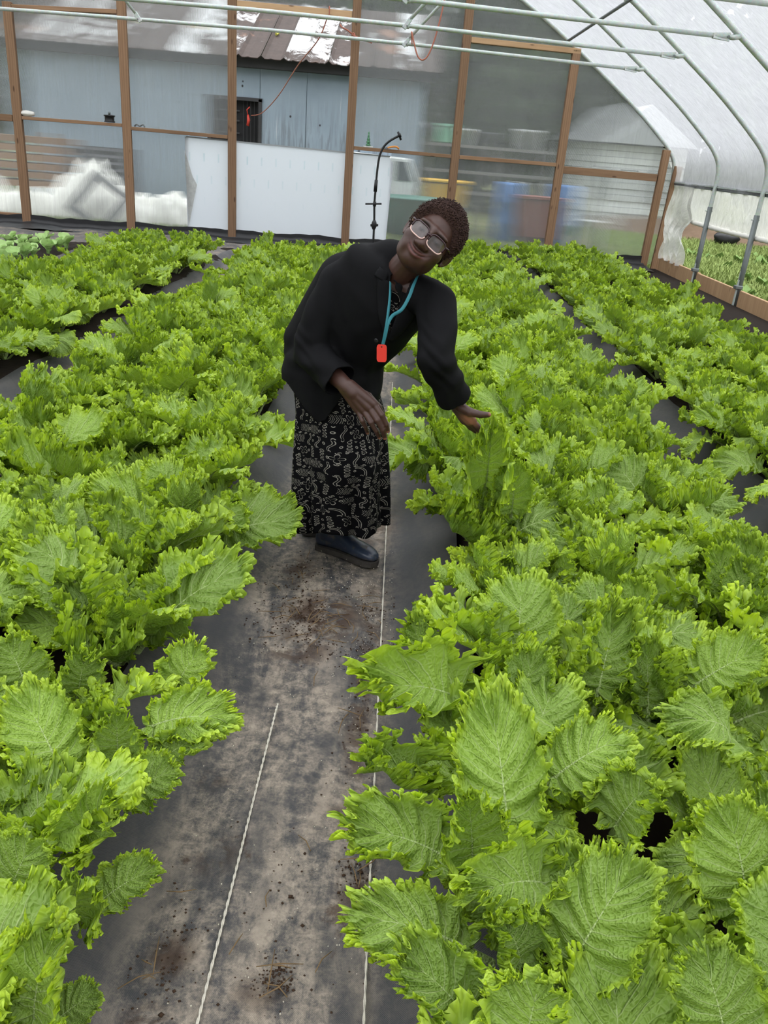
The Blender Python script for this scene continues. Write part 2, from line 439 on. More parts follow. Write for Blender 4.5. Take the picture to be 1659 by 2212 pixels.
# purlins along the house
for sgn, nm in ((1, 'galvanised purlin pipe running under the hoops on the open-curtain side'), (-1, 'galvanised purlin pipe running under the hoops on the seedling side')):
    x = RIDGE + 4.38 * sgn; z = hoop_z(x) - .055
    p = empty('purlin', (x, 6, z)); tag(p, nm, 'pipe', 'purlins under the hoops')
    MB().tube([(0, -8, 0), (0, 9.4, 0)], .021, 8).build('pipe', GALV_DARK, p, True)
    for hy in HOOP_Y[1:6]:
        yy = hy + SKEW * x - 6
        MB().tube([(0, yy - .03, .02), (0, yy + .03, .02)], .034, 8).build('clamp', GALV, p, True)

# end wall ------------------------------------------------------------
wb = empty('wall_back', (RIDGE, wallY(RIDGE), 0)); tag(wb, kind='structure')
WB = Vector(wb.location); WANG = math.atan(SKEW)
wb.rotation_euler.z = WANG
def W(x, dy, z): return Vector(((x - WB.x) / math.cos(WANG), dy, z))     # wall-local position
def beam(name, x0, z0, x1, z1, w, d, mat, dy=-.07, parent=wb):
    a = W(x0, dy, z0); b = W(x1, dy, z1); ln = (b - a).length
    o = MB().box((0, 0, 0), (w, d, ln)).build(name, mat, parent, bevel=.004)
    o.location = (a + b) / 2; dirv = (b - a).normalized()
    o.rotation_euler = dirv.to_track_quat('Z', 'Y').to_euler() if abs(dirv.z) < .9 else (0, math.asin(max(-1, min(1, dirv.x))), 0)
    return o
posts = [-8.0, -6.22, -4.51, -2.82, -.88, .9, 2.715]
tops = [3.0, 3.2, 5, 5, 5, 5, 3.27]
for x, zt in zip(posts, tops):
    beam('post', x, -.12, x, min(zt, hoop_z(x) - .03), .135, .09, WOOD)
beam('corner_post', 4.50, -.1, 4.535, 1.9, .12, .09, WOOD)
beam('corner_post', 4.72, -.1, 4.80, 1.66, .14, .06, WOOD)
for x0, x1, z0, z1, h, m in [(-7.93, -6.3, 1.575, 1.575, .10, WOOD), (-6.15, -4.58, 1.59, 1.6, .05, WOOD), (-4.44, -2.89, 1.565, 1.55, .055, WOOD),
                             (-.81, .83, 1.54, 1.53, .055, WOOD), (.97, 2.645, 1.53, 1.53, .06, WOOD), (2.785, 4.45, 1.46, 1.45, .12, WOOD),
                             (-6.15, -4.58, 3.14, 3.2, .06, WOOD), (-2.75, -.95, 3.45, 3.45, .12, WOOD_PALE), (.97, 2.78, 3.27, 3.25, .08, WOOD_PALE),
                             (-7.93, -6.29, .06, .06, .12, WOOD)]:
    beam('rail', x0, z0, x1, z1, .09 if h > .08 else .13, h, m, -.05)
beam('sill', -8.4, -.03, 4.5, -.03, .1, .09, WOOD_PALE, .0)
# twin-wall sheets, each one a slab cut to the hoop
def pane(x0, x1, z0, z1=9):
    n = max(2, int((x1 - x0) / .3)); top = []
    for i in range(n + 1):
        x = x0 + (x1 - x0) * i / n; top.append((x, min(z1, hoop_z(x) - .0)))
    poly = [W(x1, 0, z0), W(x0, 0, z0)] + [W(x, 0, z) for x, z in top]
    MB().prism(poly, (0, .010, 0)).build('pane', POLYCARB, wb)
for a, b in [(-8.4, -6.22), (-6.215, -4.51), (-4.505, -2.80)]:
    pane(a, b if b < -4 else -3.55, 0, 1.57); pane(a, b, 1.575)
pane(-2.795, -.9, 3.46)
for a, b in [(-.895, .9), (.905, 2.715), (2.72, 4.75)]:
    pane(a if a > 0 else -.17, b, 0, 1.53); pane(a, b, 1.535)

# white sheet standing in the lower half of the doorway
def make_sheet():
    t = NT('white_corrugated_sheet'); v = t.coord()
    sx = t.n('SeparateXYZ'); t.put(sx.inputs[0], v)
    br = t.n('TexBrick'); t.put(br.inputs['Vector'], t.mapping(v, (1, 1, 1), rot=(PI / 2, 0, 0)))
    br.offset = .5; br.inputs['Scale'].default_value = 2.6; br.inputs['Mortar Size'].default_value = .30; br.inputs['Mortar Smooth'].default_value = .12
    br.inputs['Brick Width'].default_value = .62; br.inputs['Row Height'].default_value = .9
    br.inputs['Color1'].default_value = (1, 1, 1, 1); br.inputs['Color2'].default_value = (.6, .6, .6, 1); br.inputs['Mortar'].default_value = (0, 0, 0, 1)
    f = t.math('MULTIPLY', t.math('MULTIPLY', br.outputs[0], t.smooth(sx.outputs[2], .35, 1.1)), t.noise(v, 5, 3))
    col = t.mix(t.math('MULTIPLY', f, .75), srgb(242, 246, 250), srgb(188, 218, 222))
    rib = t.math('SINE', t.math('MULTIPLY', sx.outputs[0], 2 * PI / .012))
    tl = t.n('BsdfTranslucent'); t.put(tl.inputs[0], col)
    return t.done(t.mixs(.55, t.principled(col, .45, t.bump(rib, .12, .001), spec=.4), tl.outputs[0]))
SHEET = make_sheet()
ws = empty('white_sheet', (-1.86, wallY(-1.86) - .016, 0), WANG)
tag(ws, 'tall white corrugated plastic sheet closing the lower half of the doorway', 'sheet')
MB().prism([(-1.72, 0, .02), (1.70, 0, .06), (1.74, 0, 1.34), (1.66, 0, 1.44), (-1.74, 0, 1.50)], (0, .012, 0)).build('panel', SHEET, ws)
MB().box((-.02, -.006, 1.478), (3.4, .022, .022), Matrix.Rotation(.017, 3, 'Y')).build('edge_strip', simple('grey_strip', (150, 154, 156), .4), ws)
MB().prism([(-1.70, -.02, .1), (-1.55, -.03, .78), (-1.62, -.02, .9), (-1.745, -.02, 1.3)], (0, .004, 0)).build('torn_film', FILM_WHITE, ws)
# ------------------------------------------------------------------ right side wall with the rolled-up curtain
SX = 4.80
sw = empty('wall_right', (SX, 6, 0)); tag(sw, kind='structure')
MB().box((0, 1.1, 1.385), (.03, 17.2, .075)).build('channel', GALV_DARK, sw, bevel=.006)
MB().box((-.02, 1.1, 1.40), (.02, 17.2, .02)).build('channel_lip', GALV, sw)
y = -8.0; k = 0
for ln in (3.0, 3.1, 3.2, 3.15, 2.95, 2.1):
    o = MB().box((0, 0, 0), (.045, ln - .006, .27)).build('baseboard', WOOD_PALE, sw, bevel=.004)
    o.location = (-.04 + .004 * (k % 2), y + ln / 2, .015 + .008 * (k % 2)); o.rotation_euler = (0, 0, 0); y += ln; k += 1
# the boards' grain runs along the wall
# side curtain, gathered film between channel and roll
def curtain():
    ny, nz = 420, 26
    ys = np.linspace(-2.5, 15.0, ny); P = np.zeros((nz, ny, 3)); rnd = np.random.RandomState(3)
    ph = np.cumsum(rnd.uniform(.2, 1.0, ny))
    for i in range(nz):
        t = i / (nz - 1)
        z = 1.37 + (.86 - 1.37) * t
        x = SX + .01 + .014 * np.sin(ph) * (1 - .55 * t) + .02 * np.sin(ys * 2.1 + t * 2) * t
        P[i, :, 0] = x; P[i, :, 1] = ys; P[i, :, 2] = z
    return grid_mesh('side_curtain', P)
cu = obj('side_curtain', curtain(), FILM_WHITE); tag(cu, 'translucent plastic side curtain hanging from the steel channel', 'curtain')
rp = empty('curtain_roll', (SX, 14.3, .84)); tag(rp, 'white plastic side curtain rolled up round a steel pipe', 'roll')
ys = np.linspace(0, -16.5, 300)
MB().tube([(.012 * math.sin(yy * 1.7), yy, -.012 * abs(math.sin(yy * .85)) ) for yy in ys], [.034 + .004 * math.sin(yy * 31) for yy in ys], 10).build('rolled_film', WHITE_TARP, rp, True)
MB().tube([(0, .75, -.01), (0, -.1, 0)], .019, 8).build('roll_pipe', GALV_DARK, rp, True)
def gathered():
    # loose bunch of film hanging from the channel to the baseboard in the corner
    n, m = 60, 70; P = np.zeros((n, m, 3))
    for i in range(n):
        t = i / (n - 1); z = 1.36 - 1.22 * t
        pinch = 1 - .22 * math.exp(-((t - .42) / .16) ** 2)
        y0, y1 = 15.55 - .10 * t, 14.55 - .25 * t + .22 * math.exp(-((t - .66) / .2) ** 2) - .40 * math.exp(-((t - .40) / .12) ** 2)
        for j in range(m):
            s = j / (m - 1)
            y = y0 + (y1 - y0) * s
            x = SX - .045 + .05 * math.sin(s * 21 + 2.5 * math.sin(t * 4)) * (.4 + .6 * t) * pinch + .025 * math.sin(s * 47 + t * 6) + .05 * math.exp(-((t - .45) / .2) ** 2) * -1
            P[i, j] = (x, y, z)
    return grid_mesh('gathered_film', P)
gf = obj('gathered_film', gathered(), FILM_WHITE); tag(gf, 'crumpled white plastic film hanging loose in the corner by the end wall', 'plastic film')

# black sheeting along the foot of the end wall
def skirt_sheet():
    n, m = 160, 9; P = np.zeros((n, m, 3)); rnd = np.random.RandomState(7)
    for i in range(n):
        x = -8.2 + 12.7 * i / (n - 1)
        for j in range(m):
            t = j / (m - 1)
            yy = wallY(x) - .10 - .75 * max(0, t - .3) / .7
            z = .13 * (1 - min(1, t / .3)) + .03 * noise.noise(Vector((x * 1.7, t * 2, 5))) + .022 * noise.noise(Vector((x * 5, t * 4, 1)))
            P[i, j] = (x, yy, max(-.04, z - .03) + (.05 * math.exp(-((x - 4.3) / .3) ** 2) * (1 - t)))
    return grid_mesh('black_sheeting', P)
bs = obj('black_sheeting', skirt_sheet(), BLACK_SHEET); tag(bs, 'black plastic sheeting running along the foot of the end wall', 'sheeting')

# ------------------------------------------------------------------ ground cover fabric strips
def fabric_strip(name, x0, x1, y0, y1, zl, zr, label, tread=(None, None), soil=(), seed=0):
    nx = max(8, int((x1 - x0) / .022)); ny = int((y1 - y0) / .035)
    X, Y = np.meshgrid(np.linspace(0, 1, nx), np.linspace(y0, y1, ny))
    xx = x0 + (x1 - x0) * X
    rnd = np.random.RandomState(seed); ph = rnd.uniform(0, 6, 8)
    edge = .022 * np.sin(Y * 1.3 + ph[0]) + .012 * np.sin(Y * 4.1 + ph[1])
    xx = xx + edge * (np.abs(X - .5) * 2) ** 2
    Z = zl * sstep(.27, .0, X) ** 1.2 + zr * sstep(.72, 1., X) ** 1.2
    Z = Z + .006 * np.sin(X * 17 + np.sin(Y * 2 + ph[2]) * 2) + .006 * np.sin(Y * 6 + X * 5 + ph[3]) + .004 * np.sin(Y * 17 + X * 11 + ph[4]) * np.sin(X * 23)
    P = np.stack([xx, Y, Z - .035], -1)
    me = grid_mesh(name, P)
    xf = xx.reshape(-1); yf = Y.reshape(-1)
    tr = np.ones_like(xf) * .35
    if tread[0] is not None: tr = sstep(tread[0] - .06, tread[0] + .05, xf) * sstep(tread[1] + .06, tread[1] - .05, xf)
    so = np.zeros_like(xf)
    for (sx_, sy_, rx, ry, a) in soil: so = np.maximum(so, a * np.exp(-(((xf - sx_) / rx) ** 2 + ((yf - sy_) / ry) ** 2) ** 2))
    for nm, arr in (('tread', tr), ('soil', so)):
        at = me.attributes.new(nm, 'FLOAT', 'POINT'); at.data.foreach_set('value', arr.astype(np.float32))
    o = obj(name, me, FABRIC); return tag(o, label, 'ground cover', 'woven ground cover strips')
soil_spots = [(-.16, 2.62, .15, .17, 1.0), (-.28, 2.98, .07, .12, .9), (-.22, 2.42, .12, .10, .8), (.0, 2.05, .035, .35, .8), (.02, 2.6, .04, .4, .7), (-.36, 1.22, .05, .05, .9),
              (-.37, 1.05, .05, .06, .9), (.02, 1.42, .04, .07, .9), (-.32, 1.5, .05, .06, .7), (-.17, 1.15, .05, .04, .6), (-.1, 3.5, .2, .3, .9), (-.38, 1.75, .05, .04, .5), (-.02, 1.65, .05, .05, .7)]
fabric_strip('ground_cover_fabric', -.68, .36, .2, 13.3, .13, .10, 'muddy woven ground cover on the walkway where the woman stands', (-.44, .07), soil_spots, 1)
fabric_strip('ground_cover_fabric', -2.42, -1.66, 2.4, 13.2, .08, .09, 'dark woven ground cover of the walkway between the two beds by the seedlings', (-2.25, -1.85), [(-2.2, 6.5, .1, .3, .5)], 2)
fabric_strip('ground_cover_fabric', 1.32, 2.08, 1.6, 13.9, .08, .10, 'dark woven ground cover of the narrow walkway nearest the open side curtain', (1.5, 1.72), [(1.55, 4.2, .06, .3, .7)], 3)
fabric_strip('ground_cover_fabric', -4.15, -3.45, 5.2, 12.6, .10, .13, 'grey rumpled ground cover beside the bed of young seedlings', (-4.1, -3.6), [], 4)
def end_strip():
    n, m = 220, 50; P = np.zeros((n, m, 3)); tr = np.zeros((n, m))
    for i in range(n):
        for j in range(m):
            x = -7.5 + 11.6 * i / (n - 1); f = j / (m - 1)
            y = 11.9 + .05 * x + .02 * math.sin(x * 3) + (wallY(x) - .55 - 11.9 - .05 * x) * f
            if x > -.4: y = y + (1.3 * min(1, (x + .4) / 1.5)) * (1 - f)
            P[i, j] = (x, y, -.032 + .014 * math.sin(x * 4 + f * 3) + .012 * math.sin(f * 14 + x * 1.5)); tr[i, j] = .75
    me = grid_mesh('ground_cover_fabric', P); at = me.attributes.new('tread', 'FLOAT', 'POINT'); at.data.foreach_set('value', tr.reshape(-1).astype(np.float32))
    at = me.attributes.new('soil', 'FLOAT', 'POINT'); at.data.foreach_set('value', np.zeros(n * m, dtype=np.float32))
    o = obj('ground_cover_fabric', me, FABRIC); tag(o, 'woven ground cover spread between the bed ends and the end wall', 'ground cover', 'woven ground cover strips')
end_strip()

# raised bed soil
def bed(x0, x1, y0, y1, h, seed, label):
    nx, ny = 26, int((y1 - y0) / .08); rnd = np.random.RandomState(seed)
    X, Y = np.meshgrid(np.linspace(0, 1, nx), np.linspace(y0, y1, ny))
    Z = h * (sstep(0, .12, X) * sstep(1, .88, X)) - .05 + rnd.uniform(-.012, .012, X.shape)
    o = obj('bed_soil', grid_mesh('bed_soil', np.stack([x0 + (x1 - x0) * X, Y, Z], -1)), SOIL); return tag(o, label, 'soil', kind='stuff')
bed(-1.86, -.52, .1, 11.7, .11, 1, 'dark soil of the bed beside the bending woman, under the mustard greens')
bed(.28, 1.48, .1, 13.5, .11, 2, 'dark soil of the bed whose leaf the woman holds')
bed(1.98, 3.5, 1.8, 14.6, .11, 3, 'dark soil of the bed along the open side curtain')
bed(-3.62, -2.28, 3.2, 11.8, .11, 4, 'dark soil of the bed between seedlings and left walkway')
bed(-5.2, -4.02, 5.5, 11.9, .12, 5, 'dark soil of the seedling bed')

# guide strings
def twine(pts, r, label):
    p = smooth_path(pts, 40); n = len(p)
    m = MB(); 
    for s in (0, PI):
        q = [];
        for i, a in enumerate(p):
            an = i * 1.1 + s; q.append(a + Vector((math.cos(an), 0, math.sin(an))) * r * .55)
        m.tube(q, r * .62, 5)
    o = m.build('twine', TWINE, None, True); return tag(o, label, 'string', 'guide strings on the ground cover')
twine([(-.272, .75, -.022), (-.268, 1.05, -.022), (-.262, 1.4, -.022), (-.257, 1.75, -.021), (-.251, 2.08, -.02)], .0032, 'white twine lying along the middle of the muddy walkway')
twine([(.055, .9, -.018), (.054, 1.37, -.018), (.055, 2.0, -.018), (.058, 3.19, -.018), (.06, 4.4, -.018), (.06, 6, -.018)], .0028, 'white twine along the walkway edge beside the bed the woman touches')
twine([(-2.14, 3.6, -.012), (-2.11, 4.38, -.012), (-2.09, 4.75, -.008), (-2.0, 5.6, -.012), (-1.92, 6.6, -.012), (-1.9, 8, -.012)], .004, 'white twine stretched along the walkway near the seedlings')
twine([(1.575, 2.2, -.015), (1.583, 2.9, -.015), (1.603, 3.89, -.015), (1.64, 5.23, -.015), (1.66, 6.5, -.015)], .0032, 'white twine along the narrow walkway near the open curtain')
# ------------------------------------------------------------------ outside: shed, junk, trees
def make_shed_wall():
    t = NT('weathered_blue_plywood'); v = t.coord()
    g = t.noise(t.mapping(v, (9, 9, .7)), 1.0, 5, .6, 1.5)
    n = t.noise(v, 1.5, 5); fine = t.noise(t.mapping(v, (20, 20, 1)), 1.0, 4)
    sx = t.n('SeparateXYZ'); t.put(sx.inputs[0], v)
    bare = t.math('MULTIPLY', t.smooth(sx.outputs[0], 1.3, 1.5), t.smooth(t.math('ADD', t.math('MULTIPLY', sx.outputs[2], -1), t.math('MULTIPLY', n, .8)), -2.3, -1.2))
    col = t.mix(n, srgb(132, 148, 162), srgb(164, 178, 190))
    col = t.mix(t.math('MULTIPLY', bare, t.math('MULTIPLY', t.smooth(g, .40, .68), .7)), col, srgb(112, 118, 124))
    col = t.mix(t.math('MULTIPLY', t.smooth(t.noise(t.mapping(v, (25, 25, .9)), 1, 4), .66, .74), .6), col, srgb(196, 202, 206))
    k = t.voronoi(t.mapping(v, (3.5, 1, 3)), 1.0)
    col = t.mix(t.smooth(k, .10, .05), col, srgb(60, 60, 62))
    return t.done(t.principled(col, .8, t.bump(fine, .3, .01), spec=.25))
SHED = make_shed_wall()
def make_rust():
    t = NT('rusted_roof_metal'); v = t.coord()
    n = t.noise(t.mapping(v, (1.2, .8, 1)), 1.4, 8, .7, .5); n2 = t.noise(v, 5, 6, .7)
    info = t.n('ObjectInfo')
    f = t.math('ADD', n, t.math('MULTIPLY', t.math('SUBTRACT', info.outputs['Random'], .5), .36))
    col = t.mix(t.smooth(f, .52, .60), t.mix(n2, srgb(40, 33, 31), srgb(84, 70, 64)), t.mix(n2, srgb(140, 140, 140), srgb(214, 214, 214)))
    col = t.mix(t.math('MULTIPLY', t.smooth(t.noise(v, .9, 5, .6), .60, .70), .7), col, srgb(140, 106, 88))
    return t.done(t.principled(col, .7, t.bump(n2, .3, .01), .2, .3))
RUST = make_rust()
DARKWOOD = simple('dark_eave_timber', (58, 58, 60), .8)
shed = empty('shed', (-4.5, 20.2, -.1)); tag(shed, 'blue-grey plywood shed with a rusty sheet-metal roof behind the end wall', 'shed')
def shed_board(x0, x1, z0, z1, dy=0):
    o = MB().box(((x0 + x1) / 2, dy, (z0 + z1) / 2), (x1 - x0 - .012, .05, z1 - z0)).build('plywood_sheet', SHED, shed, bevel=.003); return o
for i, (a, b) in enumerate([(-4.0, -2.78), (-2.78, -1.56), (-1.56, -.34), (-.34, .22), (1.32, 2.34), (2.34, 3.56), (3.56, 4.9)]): shed_board(a, b, 0, 3.15, .004 * (i % 2))
shed_board(.22, 1.32, 0, 1.25); shed_board(.22, 1.32, 2.42, 3.15)
for x in (-3.99, 4.87): MB().box((x, 2.2, 1.7), (.06, 4.4, 3.4)).build('side_wall', SHED, shed)
MB().box((.45, 4.35, 1.7), (8.8, .06, 3.4)).build('rear_wall', SHED, shed)
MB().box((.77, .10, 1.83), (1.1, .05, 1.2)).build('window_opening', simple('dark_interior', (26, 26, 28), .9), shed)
for a in ((.20, 1.83, .07, 1.25), (1.33, 1.83, .07, 1.25)): MB().box((a[0], -.03, a[1]), (a[2], .06, a[3])).build('window_frame', DARKWOOD, shed)
for z in (1.24, 2.44): MB().box((.77, -.03, z), (1.2, .06, .07)).build('window_frame', DARKWOOD, shed)
for z in (1.5, 1.75, 2.0, 2.2): MB().box((.55, .04, z), (.62, .015, .03)).build('louvre', DARKWOOD, shed)
for k in range(5): MB().box((.95 + .08 * k, .03, 1.85), (.008, .008, 1.1)).build('grille_bar', DARKWOOD, shed)
MB().box((.45, -.22, 3.16), (9.3, .05, .22)).build('fascia', DARKWOOD, shed)
MB().box((.45, -.1, 3.06), (9.2, .26, .03)).build('soffit', DARKWOOD, shed)
# roof of standing-seam sheets
def roof_sheet(x0, x1, i):
    a = Vector((0, -.42 - .03 * (i % 3), 3.22)); b = Vector((0, 3.4, 4.75)); n = 7; m = MB(); R = []
    for (yy, zz) in ((a.y, a.z), (a.y * .4 + b.y * .6, a.z * .4 + b.z * .6), (b.y, b.z)):
        prof = []
        for k in range(n + 1):
            x = x0 + (x1 - x0) * k / n; lift = .05 if k in (0, n) else (0.012 if k == n // 2 else 0)
            prof.append((x, yy, zz + lift))
        R.append(prof)
    vs = [p for r in R for p in r] + [(p[0], p[1], p[2] - .015) for r in R for p in r]; c = n + 1; T = 3 * c; fs = []
    for r in range(2):
        for k in range(n): fs += [(r * c + k, r * c + k + 1, (r + 1) * c + k + 1, (r + 1) * c + k), (T + r * c + k, T + (r + 1) * c + k, T + (r + 1) * c + k + 1, T + r * c + k + 1)]
    for k in range(n): fs += [(k, T + k, T + k + 1, k + 1)]
    m.add(vs, fs).build('roof_sheet', RUST, shed)
x = -4.3; i = 0
while x < 5.0: roof_sheet(x, x + .47, i); x += .475; i += 1
for k in range(6): MB().tube([(-3.6 + 1.7 * k, 1.0, 3.83), (-3.6 + 1.7 * k + .04, 1.1, 3.87)], .03, 6).build('leaf_litter', simple('yellow_leaf', (190, 186, 80), .7), shed)
# small red object of unknown use, modelled as a handle at the shed window
hb = empty('red_hanging_object', (-3.43, 20.1, 1.93)); tag(hb, 'small red handle-shaped object hanging in the dark shed window', 'hanging object')
RED = simple('red_plastic', (196, 60, 46), .5)
MB().tube([(0, 0, .1), (.02, -.02, .0), (0, -.02, -.12)], [.02, .035, .028], 8).build('grip', RED, hb, True)
MB().tube([(0, 0, .1), (-.02, -.01, .2), (.04, 0, .26)], .012, 6).build('loop', RED, hb, True)

# cords at the doorway
def cord(name, pts, r, mat, label, k=6): return tag(MB().tube(smooth_path(pts, k), r, 6).build(name, mat, None, True), label, 'cord')
cord('orange_cord', [(-1.30, wallY(-1.3) - .13, 3.40), (-1.30, wallY(-1.3) - .13, 3.53), (-1.32, wallY(-1.3), 3.535), (-1.34, wallY(-1.3) + .1, 3.45), (-1.48, 15.3, 3.10), (-1.90, 16.2, 2.78), (-2.42, 17.6, 2.35), (-2.95, 19.0, 2.06), (-3.35, 20.05, 2.02)],
     .009, ORANGE_CORD, 'thin orange cord sagging from the doorway header to the shed window')
cord('orange_cord', [(-1.12, 15.02, 3.30), (-1.08, 15.0, 3.26), (-1.0, 15.0, 3.23), (-.93, 15.02, 3.19), (-.90, 15.04, 3.20), (-.88, 15.0, 3.16), (-.92, 14.98, 3.17), (-.80, 14.98, 3.13), (-.6, 14.98, 3.08)],
     .012, ORANGE_CORD, 'knotted orange cord tied round the doorway post near the top')
cord('hanging_wire', [(.03, 13.02, 2.9), (.01, 13.0, 3.05), (.05, 12.98, 2.93), (.12, 12.96, 2.76), (.2, 12.95, 2.72), (.28, 12.95, 2.82), (.36, 12.96, 3.1), (.42, 12.98, 3.5), (.46, 13.0, 4.2)], .010, ORANGE_CORD, 'loop of pink and dark wire hanging from a roof tie')

# small things resting on the wall rails
rg = MB(); 
def blob(c, r, seed, n=10, sq=(1, 1, 1)):
    rnd = random.Random(seed); m = MB(); rings = []
    for i in range(n):
        th = PI * (i + .5) / n; ring = []
        for j in range(14):
            a = 2 * PI * j / 14; rr = r * (1 + .22 * noise.noise(Vector((math.cos(a) * 1.3 + seed * 3, math.sin(a) * 1.3, th * 1.5))))
            ring.append(Vector((c[0] + rr * sq[0] * math.sin(th) * math.cos(a), c[1] + rr * sq[1] * math.sin(th) * math.sin(a), c[2] + rr * sq[2] * math.cos(th))))
        rings.append(ring)
    m.loft(rings); return m
tag(blob((-6.06, 14.68, 1.66), .1, 2, sq=(1.25, .5, .45)).build('rag', simple('white_rag', (226, 224, 216), .9), None, True), 'crumpled white rag lying on a wall rail', 'rag')
pk = empty('wire_spool', (-4.78, 14.82, 1.64)); tag(pk, 'small dark wire spool standing on the wall rail', 'spool')
MB().lathe([(.085, -.01), (.088, .0), (.075, .012), (.075, .07), (.09, .08), (.09, .095), (.03, .10)], n=18).build('drum', BLACK_PLASTIC, pk, True)
MB().lathe([(.02, .1), (.02, .14), (.01, .145)], n=8).build('hub', GALV_DARK, pk, True)
tw = empty('bent_clip', (-4.3, 14.86, 1.60)); tag(tw, 'small dark bent wire clip on the wall rail', 'clip')
MB().tube(smooth_path([(-.09, 0, 0), (-.05, 0, .03), (0, 0, .01), (.05, 0, .035), (.08, 0, 0)], 4), .012, 6).build('wire', GALV_DARK, tw, True)
gt = empty('glass_tree', (-.57, 15.17, 1.57)); tag(gt, 'small green glass tree ornament on a white base on the rail', 'ornament')
GG = NT('green_glass'); GG = GG.done(GG.principled(srgb(120, 190, 140), .1, None, 0, .6, **{'Transmission Weight': .6}))
MB().box((0, 0, .008), (.16, .06, .012)).build('base', WHITE_TARP, gt)
for k in range(4): MB().lathe([(.05 - .01 * k, .02 + .045 * k), (.018 - .003 * k, .07 + .045 * k)], n=10).build('tier', GG, gt, True)
MB().lathe([(.012, .2), (.016, .22), (.004, .24)], n=8).build('finial', GG, gt, True)
tp = empty('pruning_snips', (-.18, 15.15, 1.58)); tag(tp, 'orange-handled snips lying on the wall rail', 'snips')
OR = simple('orange_plastic', (214, 140, 60), .5)
for s in (-1, 1): MB().tube(smooth_path([(-.06, .01 * s, .0), (.0, .02 * s, .02), (.08, .03 * s, .03), (.13, .02 * s, .0)], 4), [.016] * 13, 6).build('handle', OR, tp, True)
MB().tube([(-.06, 0, 0), (-.18, 0, -.005)], [.014, .004], 6).build('blade', GALV_DARK, tp, True)

# black sprinkler riser
sp = empty('sprinkler_riser', (-.335, 13.6, -.03)); tag(sp, 'tall black irrigation riser with curved neck behind the woman', 'sprinkler')
def S(x, z): return (x + .335, 0, z + .03)
MB().tube(smooth_path([S(-.335, -.03), S(-.345, .5), S(-.36, .78), S(-.355, 1.05), S(-.35, 1.25), S(-.33, 1.45), S(-.28, 1.58), S(-.20, 1.67), S(-.06, 1.755)], 6), .017, 10).build('pipe', BLACK_PLASTIC, sp, True)
MB().tube([S(-.36, .95), S(-.355, 1.12)], [.028, .026], 10).build('sleeve', BLACK_PLASTIC, sp, True)
MB().tube([S(-.50, .765), S(-.25, .785)], .013, 8).build('cross_handle', BLACK_PLASTIC, sp, True)
MB().tube([S(-.358, .74), S(-.358, .81)], .026, 10).build('cross_collar', BLACK_PLASTIC, sp, True)
MB().tube([S(-.345, .40), S(-.345, .45), S(-.345, .50), S(-.345, .54)], [.022, .045, .04, .022], 10).build('valve', BLACK_PLASTIC, sp, True)
MB().tube([S(-.40, .46), S(-.28, .47)], .018, 8).build('valve_lever', BLACK_PLASTIC, sp, True)
MB().tube([S(-.08, 1.81), S(-.025, 1.70)], .016, 8).build('nozzle_head', BLACK_PLASTIC, sp, True)
MB().tube([S(-.06, 1.755), S(-.03, 1.77)], .03, 10).build('nozzle_nut', BLACK_PLASTIC, sp, True)

# white tarp heaps
def heap(x0, x1, y0, y1, h, seed, label, nm='tarp_heap'):
    nx, ny = 60, 24; P = np.zeros((nx, ny, 3))
    for i in range(nx):
        for j in range(ny):
            u, w = i / (nx - 1), j / (ny - 1); e = (math.sin(PI * u) ** .45) * (math.sin(PI * w) ** .6)
            x = x0 + (x1 - x0) * u; y = y0 + (y1 - y0) * w
            q = .6 + .55 * noise.noise(Vector((x * 1.4 + seed, y * 1.2, 0))) + .30 * noise.noise(Vector((x * 4.2 + seed, y * 3.4, 3))) + .12 * noise.noise(Vector((x * 11 + seed, y * 9, 3)))
            P[i, j] = (x, y, -.14 + h * e * max(.2, q + .25))
    return tag(obj(nm, grid_mesh(nm, P), WHITE_TARP), label, 'tarp')
heap(-9.2, -6.7, 16.3, 17.4, .80, 1, 'long low roll of white tarp outside, left of the leftmost wall post')
heap(-7.2, -4.7, 16.5, 18.4, .98, 4, 'big heap of crumpled white tarp outside behind the second wall bay')
heap(-5.2, -3.2, 16.6, 17.9, .66, 9, 'lower heap of white tarp outside beside the white doorway sheet')
GREYP = simple('grey_plastic', (92, 92, 96), .6)
cr = empty('louvred_crate', (-6.25, 18.9, -.14)); tag(cr, 'dark slatted plastic crate outside above the tarp heap', 'crate')
for k in range(6): MB().box((0, -.32, .62 + .13 * k), (1.0, .03, .05)).build('slat', GREYP, cr)
for s in (-.52, .52): MB().box((s, 0, .65), (.05, .66, 1.3)).build('side', GREYP, cr)
MB().box((0, .32, .65), (1.0, .03, 1.3)).build('rear', BLACK_PLASTIC, cr); MB().box((0, 0, .03), (1.0, .62, .05)).build('bottom', GREYP, cr)
bd = empty('leaning_frame', (-5.75, 16.25, -.1)); tag(bd, 'grey square frame leaning on the tarp heap outside', 'frame')
rt = Matrix.Rotation(.6, 3, 'Y') @ Matrix.Rotation(-.5, 3, 'X')
for c, d in (((-.33, 0, .35), (.14, .04, .95)), ((.33, 0, .35), (.14, .04, .95)), ((0, 0, .74), (.6, .04, .14)), ((0, 0, -.04), (.6, .04, .14))):
    MB().box(rt @ Vector(c) + Vector((0, 0, .1)), d, rt).build('frame_bar', simple('pale_grey_frame', (150, 150, 150), .6), bd)
lr = empty('timber_rack', (-8.0, 18.6, -.14)); tag(lr, 'stack of weathered timber boards on a rack outside at far left', 'timber stack')
for k in range(6):
    o = MB().box((.1 * (k % 2), 0, .5 + .17 * k), (2.2, .5, .12)).build('board', WOOD, lr)
for s in (-.8, .85): MB().box((s, -.3, .75), (.12, .09, 1.5)).build('upright', WOOD, lr)
